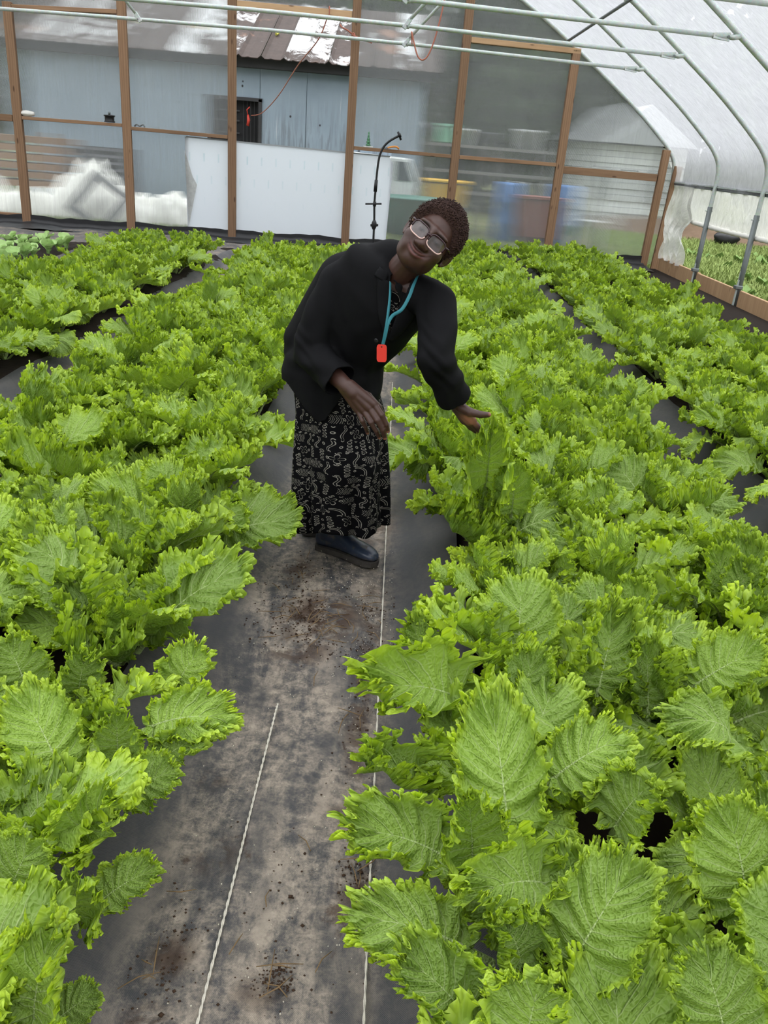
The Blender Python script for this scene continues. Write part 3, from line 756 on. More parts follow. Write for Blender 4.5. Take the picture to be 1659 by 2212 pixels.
# right-hand junk
WHITE = simple('white_paint', (226, 228, 226), .5); TEAL = simple('teal_plastic', (72, 118, 104), .5); YEL = simple('yellow_plastic', (226, 178, 52), .5)
BLUE = simple('blue_plastic', (66, 112, 168), .5); BRICKRED = simple('red_brown_paint', (124, 70, 58), .6); GREYW = simple('grey_boards', (120, 118, 114), .85)
vh = empty('white_trailer', (-.1, 20.3, -.14)); tag(vh, 'white trailer with sloping front outside, beside the white sheet', 'trailer')
MB().prism([(-1.0, -.7, .75), (.48, -.7, .75), (.52, -.7, 1.05), (.30, -.7, 1.55), (-1.0, -.7, 1.6)], (0, 1.4, 0)).build('body', WHITE, vh, bevel=.03)
MB().prism([(.0, -.72, 1.1), (.40, -.72, 1.1), (.24, -.72, 1.48), (.0, -.72, 1.48)], (0, .03, 0)).build('window', simple('dark_glass', (70, 80, 84), .2), vh)
for s in (-.5, .2): MB().tube([(s, -.72, .32), (s, -.55, .32)], .3, 16).build('wheel', BLACK_PLASTIC, vh, True)
MB().box((-.2, 0, .68), (1.5, 1.3, .12)).build('chassis', GREYP, vh)
tk = empty('teal_tub', (.35, 18.6, -.14)); tag(tk, 'low teal plastic tub outside under the yellow bin', 'tub')
MB().lathe([(.60, .1), (.72, .75), (.76, .80), (.72, .82), (.6, .55), (.55, .5)], n=22).build('shell', TEAL, tk, True)
MB().lathe([(.77, .78), (.79, .80), (.77, .83)], n=22).build('rim', TEAL, tk, True)
yb = empty('yellow_bin', (1.05, 20.0, -.14)); tag(yb, 'yellow plastic bin outside, behind the post near the woman\'s head', 'bin')
MB().prism([(-.38, -.3, .62), (.36, -.3, .62), (.46, -.36, 1.12), (-.48, -.36, 1.12)], (0, .66, 0)).build('shell', YEL, yb, bevel=.03)
MB().box((0, 0, 1.15), (1.02, .8, .06)).build('rim', YEL, yb, bevel=.015); MB().box((0, 0, .33), (.8, .6, .62)).build('stand', GREYW, yb, bevel=.02)
for (x, y, r, h, lab) in ((2.36, 18.9, .26, 1.25, 'blue plastic barrel outside, left of the red-brown tub'), (3.62, 19.3, .27, 1.28, 'blue plastic barrel outside, right of the red-brown tub')):
    b = empty('blue_barrel', (x, y, -.14)); tag(b, lab, 'barrel', 'blue barrels outside')
    MB().lathe([(r * .9, .0), (r, .06), (r, h * .33), (r * 1.05, h * .36), (r, h * .39), (r, h * .66), (r * 1.05, h * .69), (r, h * .72), (r, h - .05), (r * .9, h)], n=20).build('shell', BLUE, b, True)
    MB().lathe([(.05, h), (.05, h + .03), (.03, h + .035)], c=(.1, 0, 0), n=8).build('bung', WHITE, b, True)
rd = empty('red_brown_tub', (3.0, 18.9, -.14)); tag(rd, 'red-brown wooden tub outside between the two blue barrels', 'tub')
MB().prism([(-.42, -.3, .2), (.42, -.3, .2), (.5, -.35, .98), (-.5, -.35, .98)], (0, .66, 0)).build('shell', BRICKRED, rd, bevel=.02)
MB().box((0, 0, 1.0), (1.08, .76, .05)).build('rim', BRICKRED, rd); MB().box((0, 0, .1), (.6, .4, .2)).build('foot', BRICKRED, rd)
wbk = empty('white_bucket', (4.22, 18.9, -.14)); tag(wbk, 'white plastic bucket standing on the grass outside the corner bay', 'bucket')
MB().lathe([(.17, .0), (.2, .58), (.215, .6), (.215, .63), (.19, .63), (.16, .1)], n=18).build('shell', WHITE, wbk, True)
MB().tube([(.2 * math.cos(a), -.02, .58 + .16 * math.sin(a)) for a in np.linspace(0, PI, 12)], .008, 5).build('handle', GALV_DARK, wbk, True)
bn = empty('potting_bench', (2.1, 21.2, -.14)); tag(bn, 'long grey potting bench with shelves outside, behind the barrels', 'bench')
for z in (.9, 1.35, 1.9): MB().box((0, 0, z), (3.2, .8, .06)).build('shelf', GREYW, bn)
for sx_ in (-1.5, 0, 1.5):
    for sy_ in (-.35, .35): MB().box((sx_, sy_, 1.0), (.09, .09, 2.0)).build('leg', GREYW, bn)
for k, (x, z, r, h, m) in enumerate([(1.45, 1.93 - .14, .16, .34, WHITE), (2.05, 1.93 - .14, .2, .3, GREYP), (2.9, 1.93 - .14, .2, .42, WHITE), (1.2, 1.38 - .14, .2, .3, GREYP), (2.5, 1.38 - .14, .22, .35, GREYW), (3.2, .93 - .14, .22, .3, WHITE)]):
    t_ = tag(empty('plant_pot', (x, 21.1, z)), ['white pot at the near end of the bench top', 'grey pot in the middle of the bench top', 'tall white pot at the far end of the bench top', 'grey pot on the middle bench shelf by the trailer', 'grey-brown pot on the middle bench shelf by the barrels', 'white pot on the lowest bench shelf'][k], 'pot', 'pots on the potting bench')
    MB().lathe([(r * .7, 0), (r * .95, h * .85), (r * 1.05, h * .86), (r * 1.05, h), (r * .9, h), (r * .65, .05)], n=16).build('shell', m, t_, True)
    MB().lathe([(r * .85, h * .9), (r * .2, h * .93)], n=12).build('potting_soil', SOIL, t_)
gs = empty('green_stool', (1.0, 21.0, 1.9 - .14)); tag(gs, 'mint green crate outside near the doorway, on the bench end', 'crate')
MB().box((0, 0, .22), (.4, .4, .36)).build('shell', simple('mint_plastic', (120, 180, 150), .5), gs, bevel=.02); MB().box((0, 0, .41), (.46, .46, .05)).build('lid', simple('mint_lid', (140, 196, 168), .5), gs)
hs = empty('white_house', (6.7, 27, -.14)); hs.scale = (.62, 1, .86); tag(hs, 'white clapboard outbuilding with grey roof far behind the corner bay', 'building')
for k in range(14): MB().box((0, -.03 * (k % 2), .12 + .19 * k), (4.2, 3.0, .18)).build('clapboard', WHITE, hs)
MB().prism([(-2.4, -1.8, 2.72), (2.4, -1.8, 2.72), (0, -1.8, 3.9)], (0, 3.6, 0)).build('roof', simple('pale_grey_roof', (172, 174, 176), .7), hs)
MB().box((-.4, -1.56, 1.5), (.8, .06, 1.0)).build('window', simple('dark_pane', (60, 66, 70), .3), hs)

# dark trees behind
BARK = simple('bark', (70, 58, 48), .9, 0, .2, .3, 6, .6, 12)
def make_treeleaf():
    t = NT('dark_tree_foliage'); v = t.coord(); n = t.noise(v, 2.0, 5)
    return t.done(t.principled(t.mix(n, srgb(42, 56, 38), srgb(84, 98, 66)), .8, None, 0, .2))
TLEAF = make_treeleaf()
def leaf_cloud(seed, n=2600, R=(2.6, 2.2, 3.2), s=.26):
    rnd = np.random.RandomState(seed); d = rnd.normal(size=(n, 3)); d /= np.linalg.norm(d, axis=1)[:, None]
    rr = rnd.uniform(.55, 1, n) ** .5; lump = 1 + .25 * np.sin(d[:, 0] * 5 + seed) * np.cos(d[:, 2] * 4 + d[:, 1] * 3)
    C = d * (rr * lump)[:, None] * np.array(R); u = rnd.normal(size=(n, 3)); u /= np.linalg.norm(u, axis=1)[:, None]
    w = np.cross(u, rnd.normal(size=(n, 3))); w /= np.linalg.norm(w, axis=1)[:, None]
    k = s * rnd.uniform(.6, 1.3, n)[:, None]
    V = np.stack([C - u * k, C + w * k * .6, C + u * k, C - w * k * .6], 1).reshape(-1, 3)
    return np_mesh('crown', V, np.arange(4 * n).reshape(n, 4), smooth=False)
crowns = [leaf_cloud(i) for i in range(3)]; [c.materials.append(TLEAF) for c in crowns]
trunk_me = MB().tube([(0, 0, -3.5), (.1, .05, -1.5), (0, 0, 1.0)], [.28, .2, .1], 8).mesh('trunk', True); trunk_me.materials.append(BARK)
tspots = [(-16, 31, 4.4), (-12.5, 34, 5.0), (-9, 33, 5.2), (-5.5, 35, 5.6), (-2, 33, 5.2), (1.2, 31, 4.6), (4.2, 30, 4.4), (7.2, 31, 4.8), (10.2, 32, 4.6), (13, 29, 4.6), (16, 27, 4.6), (18, 22, 4.4), (19.5, 17, 4.2), (5.8, 34, 6.5), (-.5, 36, 7)]
for k, (x, y, z) in enumerate(tspots):
    t_ = empty('tree', (x, y, 0)); t_.rotation_euler.z = k * 1.3; t_.scale = (1.15, 1.15, 1.3)
    tag(t_, 'dark leafy tree rising behind the ' + ('shed' if x < -3 else 'doorway end of the shed' if x < 1 else 'potting bench' if x < 6 else 'white outbuilding' if x < 12 else 'grass beyond the open curtain'), 'tree', 'trees behind the greenhouse')
    c = obj('crown', crowns[k % 3], None, t_); c.location.z = z * .72
    c = obj('trunk', trunk_me, None, t_); c.location.z = 3.2

# grass outside the open curtain and black plastic scrap
def grass_patch(x0, x1, y0, y1, n, seed, h):
    rnd = np.random.RandomState(seed); x = rnd.uniform(x0, x1, n); y = rnd.uniform(y0, y1, n); a = rnd.uniform(0, 2 * PI, n); hh = h * rnd.uniform(.4, 1.3, n)
    b = np.stack([x, y, np.full(n, -.145)], -1); dx = np.stack([np.cos(a), np.sin(a), 0 * a], -1) * (.012 + .01 * rnd.rand(n))[:, None]
    lean = np.stack([rnd.normal(0, .5, n), rnd.normal(0, .5, n), np.ones(n)], -1) * hh[:, None]
    V = np.stack([b - dx, b + dx, b + lean * .6 + dx * .8, b + lean], 1).reshape(-1, 3)
    return np_mesh('grass', V, np.arange(4 * n).reshape(n, 4), smooth=False)
tag(obj('grass', grass_patch(4.9, 13, 9.5, 25, 60000, 1, .13), GRASS_BLADE), 'short green grass and weeds growing outside the open side curtain', 'grass', kind='stuff')
tag(obj('grass', grass_patch(-9, 7, 15.7, 19, 26000, 2, .12), GRASS_BLADE), 'grass growing outside behind the end wall sheets', 'grass', kind='stuff')
WEED = simple('broad_weed', (122, 150, 82), .6, 0, .3, .3, 3)
def weed_mesh(seed):
    rnd = random.Random(seed); m = MB()
    for k in range(11):
        a = rnd.uniform(0, 6.28); e = rnd.uniform(.3, 1.2); l = rnd.uniform(.12, .24); d = Vector((math.cos(a) * math.cos(e), math.sin(a) * math.cos(e), math.sin(e)))
        s = d.cross(Vector((0, 0, 1))).normalized() * l * .28
        m.add([(0, 0, 0), d * l * .5 + s, d * l + Vector((0, 0, -.03)), d * l * .5 - s], [(0, 1, 2, 3)])
    return m.mesh('weed')
wm = [weed_mesh(i) for i in range(4)]; [w.materials.append(WEED) for w in wm]
rnd = random.Random(5)
for k in range(70):
    o = obj('broadleaf_weed', wm[k % 4]); o.location = (rnd.uniform(5.0, 9.5), rnd.uniform(10, 21), -.14); o.rotation_euler.z = rnd.uniform(0, 6); s = rnd.uniform(.7, 1.5); o.scale = (s, s, s)
    tag(o, 'low broad-leaved weed in the grass outside the open side curtain', 'weed', 'weeds outside the curtain')
tag(blob((8.75, 23.2, .06), .28, 8, 14, (1.3, .6, .6)).build('plastic_bag', BLACK_SHEET, None, True), 'crumpled black plastic bag lying on the grass beyond the curtain', 'bag')
bankP = np.zeros((60, 10, 3))
for i in range(60):
    for j in range(10): bankP[i, j] = (6 + i * .25, 24.5 + j * .4 - .1 * i, -.16 + .5 * math.sin(PI * j / 9) + .12 * noise.noise(Vector((i * .4, j * .7, 0))))
tag(obj('earth_bank', grid_mesh('earth_bank', bankP), simple('brown_earth', (110, 92, 76), .95, 0, .2, .4, 4, .8, 10)), 'low brown earth bank beyond the grass outside the curtain', 'bank', kind='structure')
# ------------------------------------------------------------------ curly mustard greens
def make_leaf_mat():
    t = NT('curly_mustard_leaf')
    uv = t.n('UVMap', uv_map='UVMap').outputs[0]; sx = t.n('SeparateXYZ'); t.put(sx.inputs[0], uv)
    m = sx.outputs[0]; s = t.math('ABSOLUTE', t.math('MULTIPLY', t.math('SUBTRACT', sx.outputs[1], .5), 2.0))
    att = t.n('Attribute', attribute_name='flat').outputs['Vector']           # flat leaf coordinates in metres
    info = t.n('ObjectInfo'); lr = t.n('Attribute', attribute_name='leafrand').outputs['Fac']
    rnd = t.math('FRACT', t.math('ADD', info.outputs['Random'], lr))
    wob = t.math('MULTIPLY', t.math('SUBTRACT', t.noise(att, 22, 1), .5), .055)
    mm = t.math('ADD', m, wob)
    # side veins leave the midrib and fan to the margin
    tri = t.math('ABSOLUTE', t.math('SUBTRACT', t.math('FRACT', t.math('MULTIPLY', mm, 9.0)), .5))
    wdt = t.math('ADD', t.math('MULTIPLY', t.math('SUBTRACT', 1.0, s), .075), .012)
    vein = t.math('SUBTRACT', 1.0, t.math('DIVIDE', tri, wdt), clamp=True)
    vein = t.math('MULTIPLY', vein, t.smooth(s, .98, .6))
    tri2 = t.math('ABSOLUTE', t.math('SUBTRACT', t.math('FRACT', t.math('MULTIPLY', t.math('ADD', mm, t.math('MULTIPLY', s, .05)), 27.0)), .5))
    vein2 = t.math('MULTIPLY', t.math('SUBTRACT', 1.0, t.math('DIVIDE', tri2, .14), clamp=True), t.math('MULTIPLY', t.smooth(s, .15, .4), t.smooth(s, 1.0, .7)))
    net = t.voronoi(att, 100, 'DISTANCE_TO_EDGE')
    netl = t.smooth(net, .10, .0)
    rw = t.math('MULTIPLY', t.math('SUBTRACT', 1.05, m), .034); rib = t.math('MULTIPLY', t.math('SUBTRACT', 1.0, t.math('DIVIDE', s, rw), clamp=True), 1.6, clamp=True)
    pale = t.math('MAXIMUM', rib, t.math('MAXIMUM', t.math('MULTIPLY', vein, .8), t.math('MAXIMUM', t.math('MULTIPLY', vein2, .28), t.math('MULTIPLY', netl, .16))))
    big = t.noise(att, 9, 1)
    inner = t.mix(t.math('ADD', t.math('MULTIPLY', rnd, .85), t.math('MULTIPLY', big, .3)), LEAF_DARK, LEAF_MID)
    edge = t.mix(rnd, LEAF_EDGE0, LEAF_EDGE1)
    col = t.mix(t.smooth(t.math('ADD', s, t.math('MULTIPLY', t.math('SUBTRACT', big, .5), .3)), .74, 1.0), inner, edge)
    geo = t.n('NewGeometry')
    col = t.mix(t.math('MULTIPLY', geo.outputs['Backfacing'], .35), col, LEAF_UNDER)
    col = t.mix(pale, col, LEAF_VEIN)
    puck = t.math('MULTIPLY', t.smooth(net, .0, .35), .6)
    h = t.math('ADD', t.math('ADD', puck, t.math('MULTIPLY', t.math('MAXIMUM', vein, t.math('MULTIPLY', vein2, .6)), -.6)), t.math('MULTIPLY', t.noise(att, 55, 1), .8))
    nm = t.bump(h, .75, .0050)
    p = t.principled(col, .46, nm, 0, .32)
    tl = t.n('BsdfTranslucent'); t.put(tl.inputs[0], t.mix(.55, col, LEAF_TRANS)); t.put(tl.inputs['Normal'], nm)
    return t.done(t.mixs(.22, p, tl.outputs[0]))
LEAF_DARK = (.085, .165, .018); LEAF_MID = (.290, .455, .050); LEAF_EDGE0 = (.38, .55, .018); LEAF_EDGE1 = (.56, .75, .026)
LEAF_UNDER = (.31, .45, .10); LEAF_VEIN = (.49, .61, .25); LEAF_TRANS = (.40, .60, .015)
LEAF = make_leaf_mat()

def leaf_arrays(seed, L, Wd, nM, nS, bend, cup, frill, roll, yb=.24, fs=1.0):
    """one frilled leaf: base at the origin, midrib along +Y, upper face +Z. returns V, Q, uv, flat"""
    R = np.random.RandomState(seed)
    half = nM; m = np.concatenate([np.linspace(0, 1, half), np.linspace(1, 0, half)])       # left base -> tip -> right base
    side = np.concatenate([-np.ones(half), np.ones(half)])
    s = 1 - (1 - np.linspace(0, 1, nS)) ** 2.3                                           # denser towards the margin
    mm, ss = np.meshgrid(m, s, indexing='ij'); sd = np.repeat(side[:, None], nS, 1)
    a = np.concatenate([np.linspace(0, 1, half), np.linspace(1, 2, half)])                 # along the margin
    P = (L + Wd) * 1.25; A = np.repeat((a * P)[:, None], nS, 1)
    phi = -PI / 2 + PI * (mm ** .92)
    yc = .60 * L; ybm = yb * L
    asym = 1 + sd * R.uniform(-.08, .08)
    cosp = np.maximum(0, np.cos(phi))
    pl = A / P * PI * R.uniform(15, 19) + 1.2 * np.sin(A / P * 9 + R.uniform(0, 6)) + R.uniform(0, 6)
    lob = 1 + .06 * np.sin(A / P * 2 * PI * 4.5 + R.uniform(0, 6))
    xm = Wd * cosp ** .72 * asym * lob
    ym = np.where(phi > 0, yc + (L - yc) * np.sin(phi), yc + (yc - ybm) * np.sin(phi))
    yr = ybm + (.82 * L - ybm) * mm ** 1.35
    fwd = np.sin(PI * ss) * .035 * L * (1 - .5 * mm)
    x = xm * ss; y = yr + (ym - yr) * ss - fwd
    # outward direction in the leaf plane and tangent along the margin
    ox = xm; oy = ym - yr; on = np.sqrt(ox ** 2 + oy ** 2) + 1e-6; ox, oy = ox / on, oy / on
    tx, ty = -oy, ox
    sc = L / .32
    def wob(A, lam, n=4):
        v = 0
        for k in range(n): v = v + R.uniform(.4, 1) * np.sin(A / (lam * R.uniform(2.2, 6)) * 2 * PI + R.uniform(0, 6))
        return v
    sf = sc; dm = (1 - ss) * on / sc / fs; AA = A / fs; w1 = sstep(.075, 0, dm) ** 1.1; w2 = sstep(.026, 0, dm) ** 1.1; w3 = sstep(.012, 0, dm)
    basefade = sstep(0, .10, mm)
    p1 = AA / .095 * 2 * PI + wob(AA, .09) * 1.1; p2 = AA / .021 * 2 * PI + wob(AA, .03) * 1.5; p3 = AA / .0098 * 2 * PI + wob(AA, .012) * 1.5
    am = .55 + .55 * np.sin(AA / .13 * 2 * PI + R.uniform(0, 6)) * np.sin(AA / .08 * 2 * PI + R.uniform(0, 6)); am = np.clip(am, .12, 1.1)
    am2 = np.clip(.75 + .4 * wob(AA, .03, 3), .3, 1.3)
    F = frill * sc * basefade * fs
    nz = F * (.0125 * w1 * np.sin(p1) + .0088 * w2 * np.sin(p2) * am2 + .0046 * w3 * np.sin(p3))
    nz = nz + F * .024 * w2 * am * roll
    tang = F * (.0030 * w2 * np.sin(2 * p2 + .6) * am2 + .0026 * w3 * np.cos(p3))
    notch = -.006 * (1 - np.abs(np.sin(pl))) ** 2.2 * sstep(.022, 0, dm)
    outw = F * (notch + -.018 * w2 * am * max(0, roll) - .004 * w2 * np.cos(p2) + .0030 * w3 * np.cos(2 * p3 + 1))
    x = x + ox * outw * 1 + tx * tang; y = y + oy * outw + ty * tang
    x = x * 1.0
    nz = nz + .004 * sc * np.sin(mm * 9 * 2 * PI) * np.sin(PI * np.minimum(1, ss * 1.1)) * (1 - .4 * ss)          # quilting between side veins
    nz = nz + cup * Wd * ss ** 1.6 * sstep(0, .35, mm)
    xs = x * sd
    flat = np.stack([xs, y, np.full_like(x, seed * .37)], -1)
    # petiole and midrib as a tapering half-round strip
    nk, nr = 26, 6
    ky = np.linspace(0, .82 * L, nk); kr = (.0068 * (1 - ky / (.83 * L)) ** 1.1 + .0004) * sc
    kr = kr * np.where(ky < ybm, 1.15, 1.0)
    ang = np.linspace(0, 2 * PI, nr, endpoint=False)
    kx = kr[:, None] * np.cos(ang)[None] * 1.25; kz = kr[:, None] * np.sin(ang)[None] * .8 - kr[:, None] * .62
    kyy = np.repeat(ky[:, None], nr, 1)
    # bend everything along the midrib curve
    ts = np.linspace(0, 1.25, 220); th = -bend * np.clip(ts, 0, 1.3) ** 1.9 + .22 * bend * ts
    cy = np.concatenate([[0], np.cumsum(np.cos(th[:-1]) * np.diff(ts))]) * L; cz = np.concatenate([[0], np.cumsum(np.sin(th[:-1]) * np.diff(ts))]) * L
    tw = R.uniform(-.35, .35)
    def place(x, y, n):
        t = np.clip(y / L, 0, 1.24); Y = np.interp(t, ts, cy); Z = np.interp(t, ts, cz); q = np.interp(t, ts, th)
        c, s_ = np.cos(tw * t), np.sin(tw * t); x2 = x * c - n * s_; n2 = x * s_ + n * c
        return np.stack([x2, Y - np.sin(q) * n2, Z + np.cos(q) * n2], -1)
    Pb = place(xs, y, nz); Pk = place(kx, kyy, kz)
    n0 = Pb.shape[0] * nS; idx = np.arange(n0).reshape(-1, nS)
    q = np.stack([idx[:-1, :-1], idx[:-1, 1:], idx[1:, 1:], idx[1:, :-1]], -1).reshape(-1, 4)
    q = q[(q[:, 0] // nS) != half - 1]                                                    # no strip across the tip seam
    ki = n0 + np.arange(nk * nr).reshape(nk, nr); ki = np.hstack([ki, ki[:, :1]])
    qk = np.stack([ki[:-1, :-1], ki[:-1, 1:], ki[1:, 1:], ki[1:, :-1]], -1).reshape(-1, 4)
    V = np.concatenate([Pb.reshape(-1, 3), Pk.reshape(-1, 3)])
    uv = np.concatenate([np.stack([mm, ss * sd * .5 + .5], -1).reshape(-1, 2), np.stack([kyy / L, np.full_like(kyy, .5)], -1).reshape(-1, 2)])
    fl = np.concatenate([flat.reshape(-1, 3), np.stack([kx, kyy, kz], -1).reshape(-1, 3)])
    return V, np.concatenate([q, qk]), uv, fl
def leaf_mesh(name, *a, **k):
    V, Q, uv, fl = leaf_arrays(*a, **k); me = np_mesh(name, V, Q, uv)
    at = me.attributes.new('flat', 'FLOAT_VECTOR', 'POINT'); at.data.foreach_set('vector', fl.astype(np.float32).reshape(-1))
    me.materials.append(LEAF); return me
# (bend, cup, frill, roll, length, half width)
KINDS = [(1.5, .25, 1.0, .6, .36, .105), (2.1, .10, 1.0, .3, .38, .112), (.9, .45, 1.1, 1.1, .33, .085), (1.7, .30, 1.2, .9, .34, .10), (2.6, .05, .95, -.3, .38, .108),
         (1.2, .15, .9, .5, .38, .118), (1.9, .40, 1.3, 1.2, .33, .095), (.6, .40, 1.1, .9, .30, .075), (1.4, .10, .9, .3, .38, .120), (2.3, .30, 1.15, .8, .36, .105),
         (1.0, .60, 1.2, 1.0, .36, .10), (2.9, .20, 1.1, .6, .37, .10)]
LOD = {'near': (300, 24), 'mid': (230, 18), 'far': (100, 11)}
LEAVES = {'hero': [leaf_mesh('leaf', 300 + i, K[4], K[5], 330, 28, K[0], K[1], K[2] * 1.2, K[3] + .15, fs=1.2) for i, K in enumerate(KINDS)]}
LEAVES.update({lod: [leaf_mesh('leaf', 100 + i, K[4], K[5], n[0], n[1], K[0], K[1], K[2], K[3]) for i, K in enumerate(KINDS)] for lod, n in LOD.items()})
SMALL_UPRIGHT, BROAD = [2, 7, 6, 10], [0, 1, 3, 4, 5, 6, 8, 9, 10, 11]

GREENS = {}
def add_leaf(plant, me, az, el, scale, base=(0, 0, 0), twist=0.0):
    o = obj('leaf', me, None, plant)
    o.rotation_mode = 'QUATERNION'
    o.rotation_quaternion = (Matrix.Rotation(az - PI / 2, 3, 'Z') @ Matrix.Rotation(el, 3, 'X') @ Matrix.Rotation(twist, 3, 'Y')).to_quaternion()
    o.location = base; o.scale = (scale, scale, scale); return o
def mustard(x, y, rnd, label, group, size=1.0, lod=None, nleaf=None, z=.04):
    d = math.hypot(x, y)
    lod = lod or ('near' if d < 3.1 else 'mid' if d < 6.5 else 'far')
    root = empty('curly_mustard', (x, y, z)); tag(root, label, 'mustard plant', group)
    n = nleaf or (9 if d < 1.95 else 11 if d < 5 else 10 if d < 9 else 9); a0 = rnd.uniform(0, 6.28)
    for k in range(n):
        f = k / (n - 1)                                   # 0 outermost .. 1 heart
        az = a0 + k * 2.39996 + rnd.uniform(-.25, .25); el = .78 + .58 * f ** .9 + rnd.uniform(-.28, .22)
        if d < 2.6 and math.cos(az) * (1 if x > -.3 else -1) < -.3: el = max(el, .95)                 # leaves along the walkway stand up
        kind = rnd.choice(BROAD if f < .7 else SMALL_UPRIGHT)
        sc = size * (1.27 - .42 * f) * (.85 if d < 1.95 else 1) * rnd.uniform(.88, 1.12)
        b = (.018 * math.cos(az) * (1 - f), .018 * math.sin(az) * (1 - f), .01 + .03 * f)
        add_leaf(root, LEAVES[lod][kind], az, el, sc, b, rnd.uniform(-.5, .5))
    if d < 6.5:
        MB().lathe([(.018, -.06), (.02, .0), (.016, .04), (.006, .055)], n=8).build('stem', STEM, root, True)
    return root
STEM = simple('pale_stem', (150, 176, 96), .6)

def rows_of(xs, y0, y1, step, seed, bedname, rownames, skip=lambda x, y: math.hypot(x - .47, y - 2.96) < .25 or math.hypot((x + .12) / .30, (y - 3.15) / .28) < 1, size=1.0):
    rnd = random.Random(seed)
    for ri, x in enumerate(xs):
        y = y0 + (step * .5 if ri % 2 else 0); k = 0
        while y < y1:
            px = x + rnd.uniform(-.05, .05) + (.06 if x == -.79 and y < 2.4 else 0); py = y + rnd.uniform(-.06, .06); sz = size * rnd.uniform(.86, 1.1)
            if py < 1.5 and -.3 < px < .6: px += .05
            if 1.9 < py < 3.7 and 0 < px < .6: px += .09
            if not skip(px, py):
                k += 1
                mustard(px, py, rnd, 'curly green mustard, %s from the front of %s, %s' % (ORD[min(k, 34)], rownames[ri], bedname), 'curly mustard plants in the beds', sz)
            y += step
if PLANTS:
    rows_of([.42, .86, 1.30], .74, 13.1, .43, 11, 'bed the woman touches', ['the walkway row', 'the middle row', 'the curtain row'])
    # the plant whose tall leaf the woman holds
    hp = mustard(.47, 2.96, random.Random(5), 'tall curly mustard whose upright leaf is pinched in the woman\'s hand', 'curly mustard plants in the beds', 1.1)
    rows_of([-.79, -1.20, -1.60], .80, 11.3, .43, 12, 'bed behind the woman', ['the walkway row', 'the middle row', 'the seedling row'])
    rows_of([2.16, 2.62, 3.08], 1.95, 14.3, .45, 13, 'bed along the open curtain', ['the walkway row', 'the middle row', 'the curtain row'], size=.97)
    rows_of([-2.55, -2.97, -3.36], 3.8, 11.4, .44, 14, 'bed next to the seedlings', ['the walkway row', 'the middle row', 'the seedling row'], size=.92)

# the leaves nearest the viewer, each where it stands: (blade base, tip, blade width, kind)
HERO = [
    ((-0.652, 1.461, 0.200), (-0.794, 1.584, 0.340), 0.196, 5),
    ((-0.546, 1.510, 0.220), (-0.551, 1.534, 0.360), 0.122, 2),
    ((-0.499, 1.612, 0.240), (-0.298, 1.628, 0.260), 0.156, 1),
    ((-0.465, 1.524, 0.200), (-0.357, 1.588, 0.240), 0.104, 9),
    ((-0.502, 1.411, 0.200), (-0.391, 1.451, 0.260), 0.138, 0),
    ((-0.547, 1.253, 0.220), (-0.458, 1.292, 0.340), 0.140, 6),
    ((-0.625, 1.119, 0.220), (-0.568, 1.143, 0.360), 0.163, 8),
    ((-0.492, 1.084, 0.220), (-0.479, 1.091, 0.360), 0.117, 10),
    ((-0.482, 1.172, 0.160), (-0.370, 1.215, 0.220), 0.105, 0),
    ((-0.488, 0.890, 0.220), (-0.450, 0.944, 0.420), 0.122, 3),
    ((-0.478, 0.926, 0.160), (-0.405, 0.963, 0.200), 0.087, 8),
    ((-0.851, 1.744, 0.220), (-0.916, 1.787, 0.340), 0.177, 3),
    ((-0.719, 1.741, 0.220), (-0.699, 1.773, 0.340), 0.141, 6),
    ((-0.483, 1.789, 0.220), (-0.420, 1.841, 0.320), 0.158, 9),
    ((0.340, 1.327, 0.220), (0.286, 1.564, 0.450), 0.218, 5),
    ((0.251, 1.246, 0.240), (0.223, 1.291, 0.420), 0.162, 10),
    ((0.398, 1.014, 0.260), (0.507, 1.091, 0.460), 0.194, 8),
    ((0.376, 1.166, 0.300), (0.191, 1.051, 0.360), 0.152, 3),
    ((0.310, 1.007, 0.280), (0.260, 1.028, 0.380), 0.131, 6),
    ((0.221, 0.920, 0.240), (0.086, 0.962, 0.340), 0.141, 9),
    ((0.223, 1.066, 0.240), (0.011, 1.086, 0.260), 0.160, 1),
    ((0.775, 1.165, 0.260), (0.711, 1.264, 0.460), 0.210, 5),
    ((0.290, 0.841, 0.300), (0.307, 0.884, 0.420), 0.184, 3),
    ((0.623, 0.877, 0.280), (0.557, 0.945, 0.440), 0.169, 8),
    ((0.567, 1.372, 0.260), (0.626, 1.365, 0.400), 0.186, 3),
    ((0.441, 1.461, 0.300), (0.598, 1.508, 0.380), 0.171, 1),
    ((0.906, 1.640, 0.300), (0.693, 1.567, 0.380), 0.164, 4),
    ((0.205, 1.287, 0.220), (-0.002, 1.297, 0.260), 0.177, 9),
    ((0.158, 1.493, 0.220), (-0.008, 1.437, 0.320), 0.130, 6),
    ((0.275, 1.803, 0.240), (-0.022, 1.669, 0.340), 0.141, 3),
    ((0.423, 1.798, 0.220), (0.447, 1.865, 0.380), 0.159, 0),
    ((0.774, 1.839, 0.220), (0.766, 1.958, 0.380), 0.151, 2),
    ((0.641, 1.878, 0.240), (0.698, 2.033, 0.400), 0.192, 6),
    ((0.155, 2.175, 0.220), (0.123, 2.104, 0.340), 0.124, 7),
    ((0.194, 2.012, 0.200), (0.102, 2.023, 0.340), 0.132, 9),
    ((0.904, 1.897, 0.280), (1.065, 1.886, 0.420), 0.186, 5),
    ((0.671, 2.588, 0.200), (0.681, 2.524, 0.360), 0.160, 3)]

